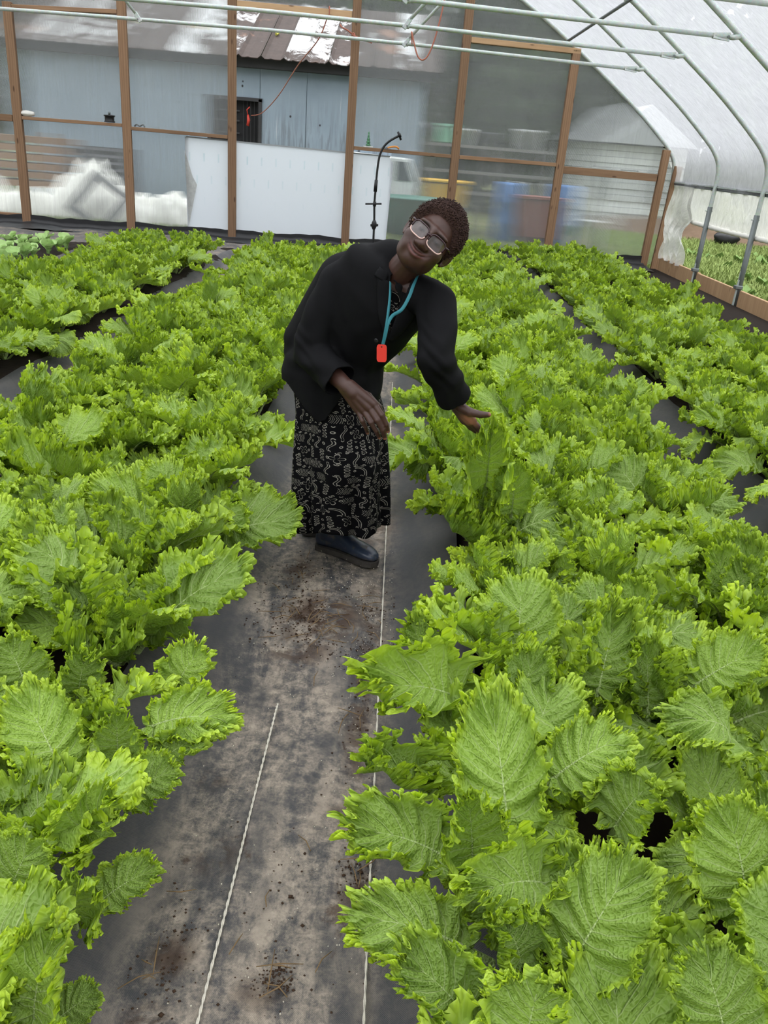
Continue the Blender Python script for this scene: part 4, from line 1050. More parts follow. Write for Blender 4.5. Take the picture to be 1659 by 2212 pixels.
def chord(kind):
    K = KINDS[kind]; L, bend = K[4], K[0]; ts = np.linspace(0, 1.0, 200); th = -bend * ts ** 1.9 + .22 * bend * ts
    cy = np.concatenate([[0], np.cumsum(np.cos(th[:-1]) * np.diff(ts))]) * L; cz = np.concatenate([[0], np.cumsum(np.sin(th[:-1]) * np.diff(ts))]) * L
    return Vector((0, np.interp(.26, ts, cy), np.interp(.26, ts, cz))), Vector((0, cy[-1], cz[-1]))
def hero_leaf(plants, base, tip, w, kind):
    base, tip = Vector(base), Vector(tip); b0, t0 = chord(kind); c0 = t0 - b0; e1 = c0.normalized(); e3 = Vector((1, 0, 0)).cross(e1)
    d = (tip - base); ln = d.length; d.normalize()
    n = (Vector((0, 0, 1.55)) - base).normalized() * .75 + Vector((0, 0, .6)); n = (n - d * n.dot(d)).normalized(); x = d.cross(n)
    A = Matrix((Vector((1, 0, 0)), e1, e3)).transposed(); B = Matrix((x, d, n)).transposed()
    Rm = B @ A.transposed(); k = ln / c0.length; k = max(k, .62 * w / (2 * KINDS[kind][5])); kx = min(1.5 * k, max(.7 * k, w / (2.1 * KINDS[kind][5])))
    root = min(plants, key=lambda p: (p.location.xy - base.xy).length)
    o = obj('leaf', LEAVES['hero'][kind], None, root); o.rotation_mode = 'QUATERNION'; o.rotation_quaternion = Rm.to_quaternion(); o.scale = (kx, k, k)
    o.location = base - Rm @ Vector((b0.x * kx, b0.y * k, b0.z * k)) - root.location
if PLANTS:
    near = [o for o in bpy.data.objects if o.name.startswith('curly_mustard') and o.location.xy.length < 2.9]
    for h_ in HERO: hero_leaf(near, *h_)
    hero_leaf([hp], (.415, 2.94, .40), (.384, 2.788, .765), .14, 2); hero_leaf([hp], (.52, 2.90, .33), (.50, 2.86, .56), .17, 5)
# young seedlings with plain rounded leaves
def seedling_leaf(seed):
    n, mS = 14, 7; P = np.zeros((n, mS, 3)); R = np.random.RandomState(seed)
    for i in range(n):
        t = i / (n - 1); w = .012 + (.05 * math.sin(PI * max(0, (t - .35) / .65)) ** .7 if t > .35 else 0)
        for j in range(mS):
            s = -1 + 2 * j / (mS - 1); P[i, j] = (w * s, .17 * t, .05 * math.sin(t * 2.2) + .02 * abs(s) * (t > .35) + .006 * math.sin(t * 20 + s * 4))
    return grid_mesh('leaf', P)
SEEDM = NT('young_leaf'); _c = SEEDM.mix(SEEDM.noise(SEEDM.coord(), 9), srgb(150, 196, 104), srgb(196, 224, 150))
_p = SEEDM.principled(_c, .5); _t = SEEDM.n('BsdfTranslucent'); SEEDM.put(_t.inputs[0], _c); SEEDM = SEEDM.done(SEEDM.mixs(.3, _p, _t.outputs[0]))
sl = [seedling_leaf(i) for i in range(3)]; [m_.materials.append(SEEDM) for m_ in sl]
rnd = random.Random(31)
for r in range(3):
    for k in range(9):
        s_ = empty('young_seedling', (-4.25 - .3 * r + rnd.uniform(-.05, .05), 8.6 + .32 * k + rnd.uniform(-.06, .06), .05))
        tag(s_, 'young smooth-leaved seedling, %s from the near end of its row, %s row from the mustard' % (ORD[k + 1], ORD[r + 1]), 'seedling', 'seedlings in the far left bed')
        for q in range(6):
            add_leaf(s_, sl[q % 3], q * 2.4 + rnd.uniform(-.3, .3), rnd.uniform(.5, 1.15), rnd.uniform(.8, 1.35))
        MB().tube([(0, 0, -.03), (.005, 0, .06)], .006, 6).build('stem', STEM, s_, True)
# ------------------------------------------------------------------ the woman bending over the bed
def tcap(p0, p1, r0, r1, n=20, k=6):
    """tapered capsule"""
    p0, p1 = Vector(p0), Vector(p1); d = (p1 - p0); ln = d.length; d = d / max(ln, 1e-6)
    ref = Vector((0, 0, 1)) if abs(d.z) < .9 else Vector((1, 0, 0)); u = d.cross(ref).normalized(); w = d.cross(u)
    rings = []
    def ring(c, r): rings.append([c + (u * math.cos(2 * PI * j / n) + w * math.sin(2 * PI * j / n)) * r for j in range(n)])
    for i in range(1, k + 1): a = PI / 2 * (1 - i / k); ring(p0 - d * r0 * math.sin(a), max(1e-4, r0 * math.cos(a)))
    for i in range(1, 4): t = i / 4; ring(p0 + d * ln * t, r0 + (r1 - r0) * t)
    for i in range(0, k): a = PI / 2 * i / k; ring(p1 + d * r1 * math.sin(a), max(1e-4, r1 * math.cos(a)))
    return rings
def chain(m, pts, rs, n=20):
    for (a, b, r0, r1) in zip(pts[:-1], pts[1:], rs[:-1], rs[1:]): m.loft(tcap(a, b, r0, r1, n))
def ell(m, c, ax, rad, n=24, k=16):
    """ellipsoid; ax = 3 unit vectors"""
    c = Vector(c); rings = []
    for i in range(k):
        th = PI * (i + .5) / k; z = -math.cos(th); r = math.sin(th)
        rings.append([c + ax[0] * rad[0] * r * math.cos(2 * PI * j / n) + ax[1] * rad[1] * r * math.sin(2 * PI * j / n) + ax[2] * rad[2] * z for j in range(n)])
    m.loft(rings)
def ellring(c, u, v, n=40, sq=2.0):
    out = []
    for j in range(n):
        a = 2 * PI * j / n; ca, sa = math.cos(a), math.sin(a)
        out.append(Vector(c) + u * math.copysign(abs(ca) ** (2 / sq), ca) + v * math.copysign(abs(sa) ** (2 / sq), sa))
    return out
def remeshed(name, mb, voxel, smooth_it=6, factor=.5):
    me = mb.mesh(name + '_src'); o = bpy.data.objects.new(name + '_src', me); COL.objects.link(o)
    r = o.modifiers.new('r', 'REMESH'); r.mode = 'VOXEL'; r.voxel_size = voxel; r.use_smooth_shade = True
    if smooth_it: s = o.modifiers.new('s', 'SMOOTH'); s.iterations = smooth_it; s.factor = factor
    dg = bpy.context.evaluated_depsgraph_get(); ev = o.evaluated_get(dg)
    out = bpy.data.meshes.new_from_object(ev); out.name = name
    bpy.data.objects.remove(o); bpy.data.meshes.remove(me)
    out.shade_smooth(); return out
def verts(me):
    a = np.zeros(len(me.vertices) * 3, dtype=np.float32); me.vertices.foreach_get('co', a); return a.reshape(-1, 3)
def set_verts(me, V): me.vertices.foreach_set('co', np.ascontiguousarray(V, dtype=np.float32).reshape(-1)); me.update()
def normals(me):
    a = np.zeros(len(me.vertices) * 3, dtype=np.float32); me.vertices.foreach_get('normal', a); return a.reshape(-1, 3)
def cut_faces(me, fn):
    """delete faces whose centre satisfies fn(centres, normals)"""
    bm = bmesh.new(); bm.from_mesh(me); bm.faces.ensure_lookup_table()
    C = np.array([f.calc_center_median() for f in bm.faces]); N = np.array([f.normal for f in bm.faces]); k = fn(C, N)
    bmesh.ops.delete(bm, geom=[f for f, b in zip(bm.faces, k) if b], context='FACES')
    for _ in range(4):
        bverts = [v for v in bm.verts if v.is_boundary]
        if bverts: bmesh.ops.smooth_vert(bm, verts=bverts, factor=.5, use_axis_x=True, use_axis_y=True, use_axis_z=True)
    bm.to_mesh(me); bm.free(); me.shade_smooth(); me.update()

def V3(*a): return Vector(a)
person = empty('person', (-.15, 3.1, -.03))
tag(person, 'woman in a black blazer and patterned skirt bending over to hold a leaf', 'person')
PO = Vector(person.location)
def kid(name, me, mat, parent=None):
    """world-space mesh -> child of the person"""
    V = verts(me) - np.array(PO, dtype=np.float32); set_verts(me, V)
    o = obj(name, me, mat, person); return o

# joints (metres, world)
HEAD = V3(.111, 2.82, 1.292); NECK0 = V3(.02, 2.93, 1.155); NECK1 = V3(.066, 2.875, 1.222)
SHR, ELR, WRR = V3(-.176, 2.99, 1.108), V3(-.275, 2.955, .865), V3(-.128, 2.80, .790)
SHL, ELL_, WRL = V3(.155, 2.86, 1.085), V3(.160, 2.70, .935), V3(.252, 2.80, .768)
HIP = V3(-.205, 3.13, .80); CHEST = V3(-.055, 2.985, 1.03)
AX = (SHL - SHR).normalized(); SP = (NECK0 - HIP).normalized(); AX = (AX - SP * AX.dot(SP)).normalized(); FR = AX.cross(SP) * -1
if FR.y > 0: FR = -FR                                            # FR points out of the chest towards the walkway's near end

# ---- skin ----
def make_skin():
    t = NT('dark_brown_skin'); v = t.coord()
    n = t.noise(v, 30, 5, .6); f = t.noise(v, 220, 3, .6)
    col = t.mix(n, srgb(57, 36, 30), srgb(78, 51, 42))
    lip = t.n('Attribute', attribute_name='lip').outputs['Fac']; palm = t.n('Attribute', attribute_name='palm').outputs['Fac']; dk = t.n('Attribute', attribute_name='dark').outputs['Fac']
    col = t.mix(lip, col, srgb(112, 64, 60)); col = t.mix(palm, col, srgb(168, 112, 88)); col = t.mix(dk, col, srgb(36, 24, 22))
    return t.done(t.principled(col, .46, t.bump(t.math('ADD', t.math('MULTIPLY', f, .5), n), .18, .002), 0, .45, **{'Subsurface Weight': .06, 'Subsurface Radius': (.01, .004, .002)}))
SKIN = make_skin()

# head: star-shaped surface from a smooth blend of ellipsoids, frame: x = viewer's right, y = back, z = up
hd_up = V3(.40, 0, .80)
to_cam = (V3(0, 0, 1.55) - HEAD).normalized()
HB = -(to_cam + V3(-.05, 0, .10)).normalized()                  # back axis
HU = V3(math.sin(math.radians(37)), 0, math.cos(math.radians(37))); HU = (HU - HB * HU.dot(HB)).normalized()
HX = HB.cross(HU).normalized()
HM = Matrix((HX, HB, HU)).transposed()
def head_sdf(p):
    def e(c, r): 
        q = (p - np.array(c)) / np.array(r); l = np.linalg.norm(q, axis=-1); return (l - 1) * min(r)
    def sm(a, b, k): h = np.clip(.5 + .5 * (b - a) / k, 0, 1); return b * (1 - h) + a * h - k * h * (1 - h)
    def sub(a, b, k): h = np.clip(.5 - .5 * (a + b) / k, 0, 1); return a * (1 - h) - b * h + k * h * (1 - h)
    d = e((0, .018, .030), (.073, .093, .086))
    d = sm(d, e((0, -.028, -.028), (.064, .064, .076)), .03)
    d = sm(d, e((0, -.050, -.084), (.034, .034, .026)), .03)            # chin
    for s in (-1, 1): d = sm(d, e((s * .038, -.018, -.066), (.026, .034, .030)), .03)   # jaw
    for s in (-1, 1):
        d = sm(d, e((s * .045, -.055, -.028), (.026, .030, .024)), .02)     # cheek
        d = sm(d, e((s * .030, -.078, .030), (.026, .014, .009)), .014)     # brow
        d = sub(d, e((s * .031, -.100, .008), (.017, .014, .012)), .014)   # eye socket
        d = sm(d, e((s * .031, -.0755, .006), (.014, .012, .0085)), .006)   # lids
        d = sm(d, e((s * .0165, -.098, -.033), (.0105, .012, .009)), .008)  # nostril wing
        d = sm(d, e((s * .040, -.066, -.058), (.014, .02, .018)), .016)     # smile fold
        d = sub(d, e((s * .008, -.110, -.042), (.0045, .006, .004)), .004)
    d = sm(d, e((0, -.090, .000), (.0115, .022, .030)), .012)             # bridge
    d = sm(d, e((0, -.104, -.029), (.0135, .0165, .0125)), .010)          # tip
    # lips: a bowed smile
    x = p[..., 0]; bow = 10.5 * x * x
    q = p.copy(); q[..., 2] = q[..., 2] - bow; q[..., 1] = q[..., 1] - 6.5 * x * x
    def e2(c, r):
        w = (q - np.array(c)) / np.array(r); l = np.linalg.norm(w, axis=-1); return (l - 1) * min(r)
    d = sm(d, e2((0, -.088, -.0570), (.034, .011, .0062)), .005)
    d = sm(d, e2((0, -.087, -.0680), (.030, .011, .0076)), .005)
    d = sub(d, e2((0, -.101, -.0624), (.038, .013, .0015)), .003)
    return d
def head_points(D):
    """solve the radius along directions D (n,3)"""
    lo = np.full(len(D), .02); hi = np.full(len(D), .17)
    ts = np.linspace(.17, .03, 57); r = np.full(len(D), .03); found = np.zeros(len(D), bool)
    for t in ts:
        ins = head_sdf(D * t) < 0; new = ins & ~found; r[new] = t; found |= ins
    lo = r.copy(); hi = r + .0026
    for _ in range(12):
        mid = (lo + hi) / 2; ins = head_sdf(D * mid[:, None]) < 0; lo = np.where(ins, mid, lo); hi = np.where(ins, hi, mid)
    return D * lo[:, None]
nu, nv = 260, 200
ph, th = np.meshgrid(np.linspace(0, 2 * PI, nu, endpoint=False), np.linspace(.006, PI - .006, nv), indexing='ij')
D = np.stack([np.sin(th) * np.sin(ph), -np.cos(th) * 0 + np.sin(th) * -np.cos(ph), np.cos(th)], -1)
HP = head_points(D.reshape(-1, 3)).reshape(nu, nv, 3)
def to_world(P): return P @ np.array(HM).T + np.array(HEAD)
idx = np.arange(nu * nv).reshape(nu, nv); idx2 = np.vstack([idx, idx[:1]])
hq = np.stack([idx2[:-1, :-1], idx2[1:, :-1], idx2[1:, 1:], idx2[:-1, 1:]], -1).reshape(-1, 4)
body = MB(); body.add([tuple(p) for p in to_world(HP.reshape(-1, 3))], [tuple(q) for q in hq] + [tuple(idx[:, 0][::-1]), tuple(idx[:, -1])])
def HW(x, y, z): return HEAD + HM @ Vector((x, y, z))
for s in (-1, 1):                                                 # ears
    c = HW(s * .080, .010, -.004); axs = [(HM @ Vector((s * .45, .9, 0))).normalized(), (HM @ Vector((s * .9, -.45, 0))).normalized(), (HM @ Vector((0, .15, 1))).normalized()]
    ell(body, c, axs, (.016, .006, .031))
    pr = [HW(s * (.084 + .008 * math.sin(a) ** 2), .012 + .016 * math.sin(a) + .0, -.004 + .028 * math.cos(a)) for a in np.linspace(0, PI * 1.15, 14)]
    body.tube(pr, .0045, 8)
    ell(body, HW(s * .079, .000, -.034), axs, (.008, .005, .009))
# neck, trunk
chain(body, [HW(0, .022, -.05), NECK1, NECK0, NECK0 - SP * .08], [.056, .053, .060, .085])
body.loft([ellring(HIP - SP * .10, AX * .15, FR * .11), ellring(HIP, AX * .15, FR * .11), ellring(HIP.lerp(CHEST, .5), AX * .125, FR * .10), ellring(CHEST, AX * .145, FR * .108),
           ellring(CHEST + SP * .07, AX * .14, FR * .095), ellring(NECK0 + SP * .0, AX * .075, FR * .065)])
chain(body, [SHR, ELR, WRR], [.05, .042, .027]); chain(body, [SHL, ELL_, WRL], [.05, .042, .027])
chain(body, [NECK0 - SP * .03, SHR], [.055, .05]); chain(body, [NECK0 - SP * .03, SHL], [.055, .05])
# legs down into the boots
KNR, KNL = V3(-.12, 3.02, .47), V3(-.20, 3.19, .46); ANR, ANL = V3(-.19, 3.21, .10), V3(-.26, 3.33, .10)
chain(body, [HIP + V3(-.05, -.02, -.06), KNR, ANR], [.085, .058, .042]); chain(body, [HIP + V3(.0, .05, -.06), KNL, ANL], [.085, .058, .042])
# right hand, resting on the knee, back of the hand outwards
def finger(m, pts, r0, r1):
    p = [Vector(q) for q in pts]; k = len(p); rs = [r0 + (r1 - r0) * i / (k - 1) for i in range(k)]; chain(m, p, rs, 14)
    for a, r in zip(p[1:-1], rs[1:-1]): ell(m, a, [V3(1, 0, 0), V3(0, 1, 0), V3(0, 0, 1)], (r * 1.09,) * 3, 12, 8)
RH = {'pinky': [(-.087, 2.786, .717), (-.066, 2.762, .684), (-.054, 2.768, .661), (-.046, 2.785, .634)],
      'ring': [(-.066, 2.775, .722), (-.036, 2.744, .686), (-.016, 2.748, .656), (-.003, 2.766, .627)],
      'middle': [(-.046, 2.768, .732), (-.014, 2.738, .697), (.006, 2.740, .664), (.016, 2.757, .630)],
      'index': [(-.030, 2.768, .746), (.000, 2.742, .716), (.017, 2.744, .684), (.025, 2.758, .656)]}
chain(body, [WRR, WRR.lerp(V3(-.05, 2.765, .735), .3)], [.027, .027])
for k_, r in (('pinky', .0170), ('ring', .0185), ('middle', .019), ('index', .0185)):
    b = Vector(RH[k_][0]); chain(body, [WRR + (b - V3(-.06, 2.775, .73)) * .35, b], [.0225, r * .86])
for k_, r in (('pinky', .0098), ('ring', .0108), ('middle', .0114), ('index', .0112)): finger(body, RH[k_], r, r * .70)
finger(body, [(-.105, 2.805, .785), (-.052, 2.812, .760), (-.014, 2.820, .722), (.004, 2.828, .692)], .0150, .0095)
# left hand, palm up under the leaf, thumb on top
LH = {'index': [(.318, 2.795, .716), (.352, 2.792, .686), (.378, 2.800, .672), (.398, 2.812, .668)],
      'middle': [(.312, 2.815, .706), (.348, 2.818, .672), (.376, 2.826, .657), (.400, 2.838, .653)],
      'ring': [(.304, 2.833, .699), (.338, 2.842, .666), (.364, 2.852, .652), (.386, 2.862, .650)],
      'pinky': [(.296, 2.850, .696), (.322, 2.862, .668), (.342, 2.872, .655), (.360, 2.880, .652)]}
LH = {k_: [(x, y + .004, z - .012) for x, y, z in v] for k_, v in LH.items()}
for k_, r in (('pinky', .0165), ('ring', .018), ('middle', .0185), ('index', .018)):
    b = Vector(LH[k_][0]); chain(body, [WRL + (b - V3(.308, 2.82, .705)) * .35, b], [.0225, r * .88])
for k_, r in (('pinky', .0096), ('ring', .0106), ('middle', .0112), ('index', .0110)): finger(body, LH[k_], r, r * .72)
LTH = [(.268, 2.785, .755), (.303, 2.770, .742), (.340, 2.766, .738), (.368, 2.774, .737)]
finger(body, LTH, .0185, .0098)
bme = remeshed('person_body', body, .0029, 3, .5)
Vb = verts(bme); 
loc = (Vb - np.array(HEAD)) @ np.array(HM)                        # head frame
x_, y_, z_ = loc[:, 0], loc[:, 1], loc[:, 2]; zz = z_ - 10.5 * x_ * x_
lip = np.exp(-(((zz + .063) / .0095) ** 4)) * np.exp(-((x_ / .035) ** 6)) * (y_ < -.07)
brow = np.exp(-(((z_ - .029 + 2.5 * (np.abs(x_) - .03) ** 2 * 10) / .0042) ** 4)) * np.exp(-(((np.abs(x_) - .031) / .019) ** 6)) * (y_ < -.06) * .9
slit = np.exp(-(((z_ - .006 + 6 * (np.abs(x_) - .031) ** 2) / .0022) ** 2)) * np.exp(-(((np.abs(x_) - .031) / .0125) ** 6)) * (y_ < -.06)
nost = sum(np.exp(-(((x_ - s * .0085) / .004) ** 2 + ((z_ + .0415) / .0032) ** 2)) for s in (-1, 1)) * (y_ < -.08)
mouth = np.exp(-(((zz + .0624) / .0022) ** 2)) * np.exp(-((x_ / .038) ** 6)) * (y_ < -.07)
hn = (np.linalg.norm(loc, axis=1) < .17); dk = np.clip(brow + slit * .9 + nost * .8 + mouth, 0, 1) * hn; lip = lip * hn
palm = np.zeros(len(Vb)); pc = np.array((.296, 2.80, .715)); dd = Vb - pc
palm = np.exp(-((np.linalg.norm((Vb - np.array((.300, 2.785, .705))) / np.array((.035, .04, .03)), axis=1)) ** 4)) * .9
for k_ in RH:                                                      # pale finger nails
    tip = Vector(RH[k_][-1]); pv = Vector(RH[k_][-2]); c = tip + (tip - pv).normalized() * .004 + V3(0, -.006, .0)
    palm = np.maximum(palm, .95 * np.exp(-(np.linalg.norm(Vb - np.array(c), axis=1) / .0075) ** 4))
palm = np.maximum(palm, .6 * np.exp(-(np.linalg.norm(Vb - np.array(LTH[-1]) - np.array((.006, -.004, .004)), axis=1) / .009) ** 4))
for nm, arr in (('lip', lip * .7), ('dark', dk), ('palm', palm)):
    at = bme.attributes.new(nm, 'FLOAT', 'POINT'); at.data.foreach_set('value', arr.astype(np.float32))
kid('body', bme, SKIN)
# eyes, seen narrowly between the lids
EYEW = simple('eye_white', (200, 190, 184), .2); IRIS = simple('dark_iris', (28, 18, 16), .1)
for s in (-1, 1):
    m = MB(); ell(m, HW(s * .031, -.0745, .0055), [HX, HB, HU], (.0115, .0115, .0075), 16, 10); e_ = kid('eye', m.mesh('eye', True), EYEW)
    m = MB(); ell(m, HW(s * .031, -.0838, .0050), [HX, HB, HU], (.0052, .0030, .0050), 14, 8); me_ = m.mesh('iris', True); set_verts(me_, verts(me_) - np.array(PO, dtype=np.float32)); obj('iris', me_, IRIS, e_)

# hair: close-cropped curls
def make_hair():
    t = NT('cropped_curly_hair'); v = t.coord(); n = t.noise(v, 160, 4, .7); n2 = t.noise(v, 20, 3)
    return t.done(t.principled(t.mix(n, srgb(32, 22, 20), t.mix(n2, srgb(66, 45, 40), srgb(94, 68, 58))), .75, t.bump(n, .8, .004), 0, .25))
HAIR = make_hair()
dirs = HP / np.linalg.norm(HP, axis=-1, keepdims=True)
hz, hy_, hx_ = dirs[..., 2], dirs[..., 1], dirs[..., 0]
front = sstep(.15, -.85, hy_)
line = .93 * front - .52 * (1 - front) + .10 * np.abs(hx_) * front - .30 * sstep(.45, .95, np.abs(hx_)) * front
mask = sstep(line - .02, line + .20, hz) * (1 - .9 * np.exp(-(((np.abs(hx_) - .98) / .12) ** 2 + ((hz + .10) / .32) ** 2 + ((hy_ - .06) / .22) ** 2)))
rn = np.random.RandomState(4)
jit = rn.uniform(0, 1, (nu, nv)); jit = (jit + np.roll(jit, 1, 0) + np.roll(jit, 1, 1)) / 1.5 - .5
off = mask * (.013 + .005 * hz + .009 * jit) + (mask - 1) * .004
hair_P = HP + dirs * off[..., None]
hv = to_world(hair_P.reshape(-1, 3)); fm = mask.reshape(-1)[hq].min(1) > .02
hm = MB()
hmesh = np_mesh('hair', hv, hq[fm])
HVs = hv; ok = np.where((mask.reshape(-1) > .25))[0]
# little curls over the cap
curl = MB(); ph_ = np.array([(0, 0)])
w_area = np.sin(th).reshape(-1)[ok]; pick = rn.choice(ok, 7000, p=w_area / w_area.sum())
CV, CQ = [], []
base_dir = (dirs.reshape(-1, 3) @ np.array(HM).T)
oct_ = np.array([(1, 0, 0), (0, 1, 0), (-1, 0, 0), (0, -1, 0), (0, 0, 1), (0, 0, -1)]) 
for q_ in pick:
    c = hv[q_] + base_dir[q_] * rn.uniform(-.001, .004) + rn.normal(0, .0012, 3); r = rn.uniform(.0020, .0038)
    R_ = np.linalg.qr(rn.normal(size=(3, 3)))[0]; n0 = len(CV) * 6; CV.append(c + (oct_ @ R_) * r * np.array([1, 1, .7]))
    for a_, b_ in ((0, 1), (1, 2), (2, 3), (3, 0)): CQ += [(n0 + a_, n0 + b_, n0 + 4), (n0 + b_, n0 + a_, n0 + 5)]
cm = np_mesh('curls', np.concatenate(CV), np.array(CQ), smooth=True)
bm_ = bmesh.new(); bm_.from_mesh(hmesh); bm_.from_mesh(cm); bm_.to_mesh(hmesh); bm_.free(); hmesh.shade_smooth(); bpy.data.meshes.remove(cm)
hair_o = kid('hair', hmesh, HAIR); hair_o['label'] = 'close-cropped dark brown curly hair'

# glasses
gl = empty('eyeglasses', HEAD); tag(gl, 'eyeglasses with dark upper rims and pale pink lower rims on the woman\'s face', 'glasses')
def GLP(x, y, z): return HM @ Vector((x, y, z))
MAROON = simple('dark_maroon_acetate', (52, 28, 34), .25, 0, .5); PINK = simple('pale_pink_acetate', (222, 186, 178), .3, 0, .5)
t = NT('spectacle_lens'); tr_ = t.n('BsdfTransparent'); t.put(tr_.inputs[0], (.90, .90, .90)); g_ = t.n('BsdfGlossy'); g_.inputs['Roughness'].default_value = .05; LENS = t.done(t.mixs(.10, tr_.outputs[0], g_.outputs[0]))
def rim(s, a0, a1, n=26):
    out = []
    for i in range(n):
        a = a0 + (a1 - a0) * i / (n - 1); ca, sa = math.cos(a), math.sin(a); e = 2 / 3.4
        x = s * .0345 + .0285 * math.copysign(abs(ca) ** e, ca) ; z = .000 + .0205 * math.copysign(abs(sa) ** e, sa) * (1.0 if sa > 0 else 1.05)
        out.append(GLP(x, -.111 + 3.2 * x * x, z))
    return out
for s in (-1, 1):
    MB().tube(rim(s, -.15, PI + .15), .0026, 8).build('upper_rim', MAROON, gl, True)
    MB().tube(rim(s, -.15, -PI + .15), .0020, 8).build('lower_rim', PINK, gl, True)
    lp = rim(s, 0, 2 * PI * 35 / 36, 36); MB().add(lp, [tuple(range(36))]).build('lens', LENS, gl)
    x0 = s * .0625
    MB().tube([GLP(x0, -.0985, .012), GLP(s * .072, -.088, .013), GLP(s * .0755, -.07, .013)], [.0034, .0042, .0036], 8).build('hinge', MAROON, gl, True)
    MB().tube([GLP(s * .0755, -.07, .013), GLP(s * .078, -.03, .010), GLP(s * .080, .008, .010), GLP(s * .080, .03, -.012)], .0034, 8).build('temple', PINK if s < 0 else MAROON, gl, True)
MB().tube([GLP(-.0075, -.1105, .005), GLP(0, -.1135, .008), GLP(.0075, -.1105, .005)], .0028, 8).build('bridge', MAROON, gl, True)

# ---- jacket ----
def make_black(name, c0, c1, sc=900):
    t = NT(name); v = t.coord(); w = t.noise(v, sc, 2); n = t.noise(v, 6, 4)
    return t.done(t.principled(t.mix(n, c0, c1), .72, t.bump(t.math('ADD', t.math('MULTIPLY', w, .3), t.math('MULTIPLY', t.noise(v, 14, 3), 1.0)), .35, .004), 0, .06))
BLAZER = make_black('black_blazer_cloth', srgb(17, 17, 18), srgb(25, 25, 27))
LAPEL = make_black('black_lapel_cloth', srgb(20, 20, 22), srgb(29, 29, 31))
jk = MB()
jk.loft([ellring(V3(-.200, 3.09, .56), V3(.185, -.03, .03), V3(-.02, -.155, .03)), ellring(V3(-.200, 3.09, .68), V3(.190, -.04, .02), V3(-.03, -.158, .02)), ellring(V3(-.200, 3.09, .79), V3(.190, -.05, .02), V3(-.05, -.148, -.02)),
         ellring(V3(-.150, 3.05, .92), AX * .175, FR * .13), ellring(V3(-.075, 2.995, 1.02), AX * .180, FR * .132), ellring(V3(-.034, 2.965, 1.092), AX * .184, FR * .122), ellring(V3(-.012, 2.95, 1.145), AX * .172, FR * .10),
         ellring(NECK0 + SP * .03, AX * .085, FR * .075)])
TV, TF = list(jk.v), list(jk.f)
chain(jk, [NECK0 - SP * .035 + FR * -.01, SHR + SP * .012], [.082, .074]); chain(jk, [NECK0 - SP * .035, SHL + SP * .01], [.075, .064])
CUFR = WRR.lerp(ELR, .20); CUFL = WRL.lerp(ELL_, .12)
chain(jk, [SHR, SHR.lerp(ELR, .5) + V3(-.012, 0, 0), ELR, WRR + (WRR - ELR).normalized() * .03], [.080, .073, .064, .060], 28)
chain(jk, [SHL, SHL.lerp(ELL_, .5) + V3(.01, 0, 0), ELL_, WRL + (WRL - ELL_).normalized() * .03], [.072, .066, .060, .058], 28)
chain(jk, [V3(-.262, 3.15, .855), V3(-.160, 3.09, 1.09), V3(-.01, 2.99, 1.178)], [.135, .118, .094], 28)                  # rounded back
jme = remeshed('blazer', jk, .006, 10, .5)
Vj = verts(jme); Nj = normals(jme)
# soft folds: along the sleeves and drawn diagonally over the body
def seg_t(P, a, b):
    a, b = np.array(a), np.array(b); d = b - a; t_ = ((P - a) @ d) / (d @ d); c = a + np.clip(t_, 0, 1)[:, None] * d; return t_, np.linalg.norm(P - c, axis=1)
disp = np.zeros(len(Vj))
for (a, b, c) in ((SHR, ELR, WRR), (SHL, ELL_, WRL)):
    t1, d1 = seg_t(Vj, a, b); t2, d2 = seg_t(Vj, b, c); near = np.exp(-(np.minimum(d1, d2) / .10) ** 4)
    el = np.exp(-(np.linalg.norm(Vj - np.array(b), axis=1) / .10) ** 2)
    disp += near * el * .0045 * np.sin((Vj @ np.array((18., 10., 95.))) + 3 * np.sin(Vj @ np.array((40., 0, 20.))))
    disp += near * .0025 * np.sin(Vj @ np.array((70., -30., 40.)))
disp += .0035 * np.sin(Vj @ np.array((55., 20., -34.)) + 2 * np.sin(Vj @ np.array((12., 8., 25.)))) * sstep(1.05, .85, Vj[:, 2])
Vj = Vj + Nj * disp[:, None]; set_verts(jme, Vj)
NB = np.array(NECK0)
APEX = V3(-.025, 2.80, .930); VTOP = NECK0 + AX * .038                                              # button
ax, sp_, fr = np.array(AX), np.array(SP), np.array(FR)
def jcut(C, N):
    k = np.zeros(len(C), bool)
    for (e, w) in ((ELR, WRR), (ELL_, WRL)):                               # open cuffs
        d = np.array((w - e).normalized()); L_ = (w - e).length; cut = .83 if w is WRR else .90
        t_ = (C - np.array(e)) @ d / L_; rad = np.linalg.norm(C - np.array(e) - np.outer((C - np.array(e)) @ d, d), axis=1); k |= (t_ > cut) & (rad < .085) & (t_ < 1.75)
    # hem: dips to a point at the front corner, rises round the back
    u = (C - np.array(HIP)) @ np.array(AX); hem = np.where(C[:, 1] < 3.10, np.interp(C[:, 0], [-.42, -.36, -.235, -.205, -.14, -.10, -.04, .05], [.74, .725, .605, .62, .73, .74, .675, .70]), .735)
    k |= (C[:, 2] < hem) & (np.abs(u) < .25) & (seg_t(C, ELR, WRR)[1] > .074)
    # neckline: a long V down to the button
    r = C - np.array(APEX); h = r @ sp_; side = r @ ax; top = (NB - np.array(APEX)) @ sp_; mid = ((np.array(VTOP) - np.array(APEX)) @ ax) * h / top
    wv = np.interp(h, [-.01, 0, .06, .14, .22, .32, .40], [0, .002, .016, .030, .042, .056, .070])
    fro = (C - np.array(CHEST)) @ fr; k |= (h > 0) & (np.abs(side - mid) < wv) & ((fro > .02) | (h > .30))
    return k
cut_faces(jme, jcut)
jb = BVHTree.FromPolygons(TV, TF)
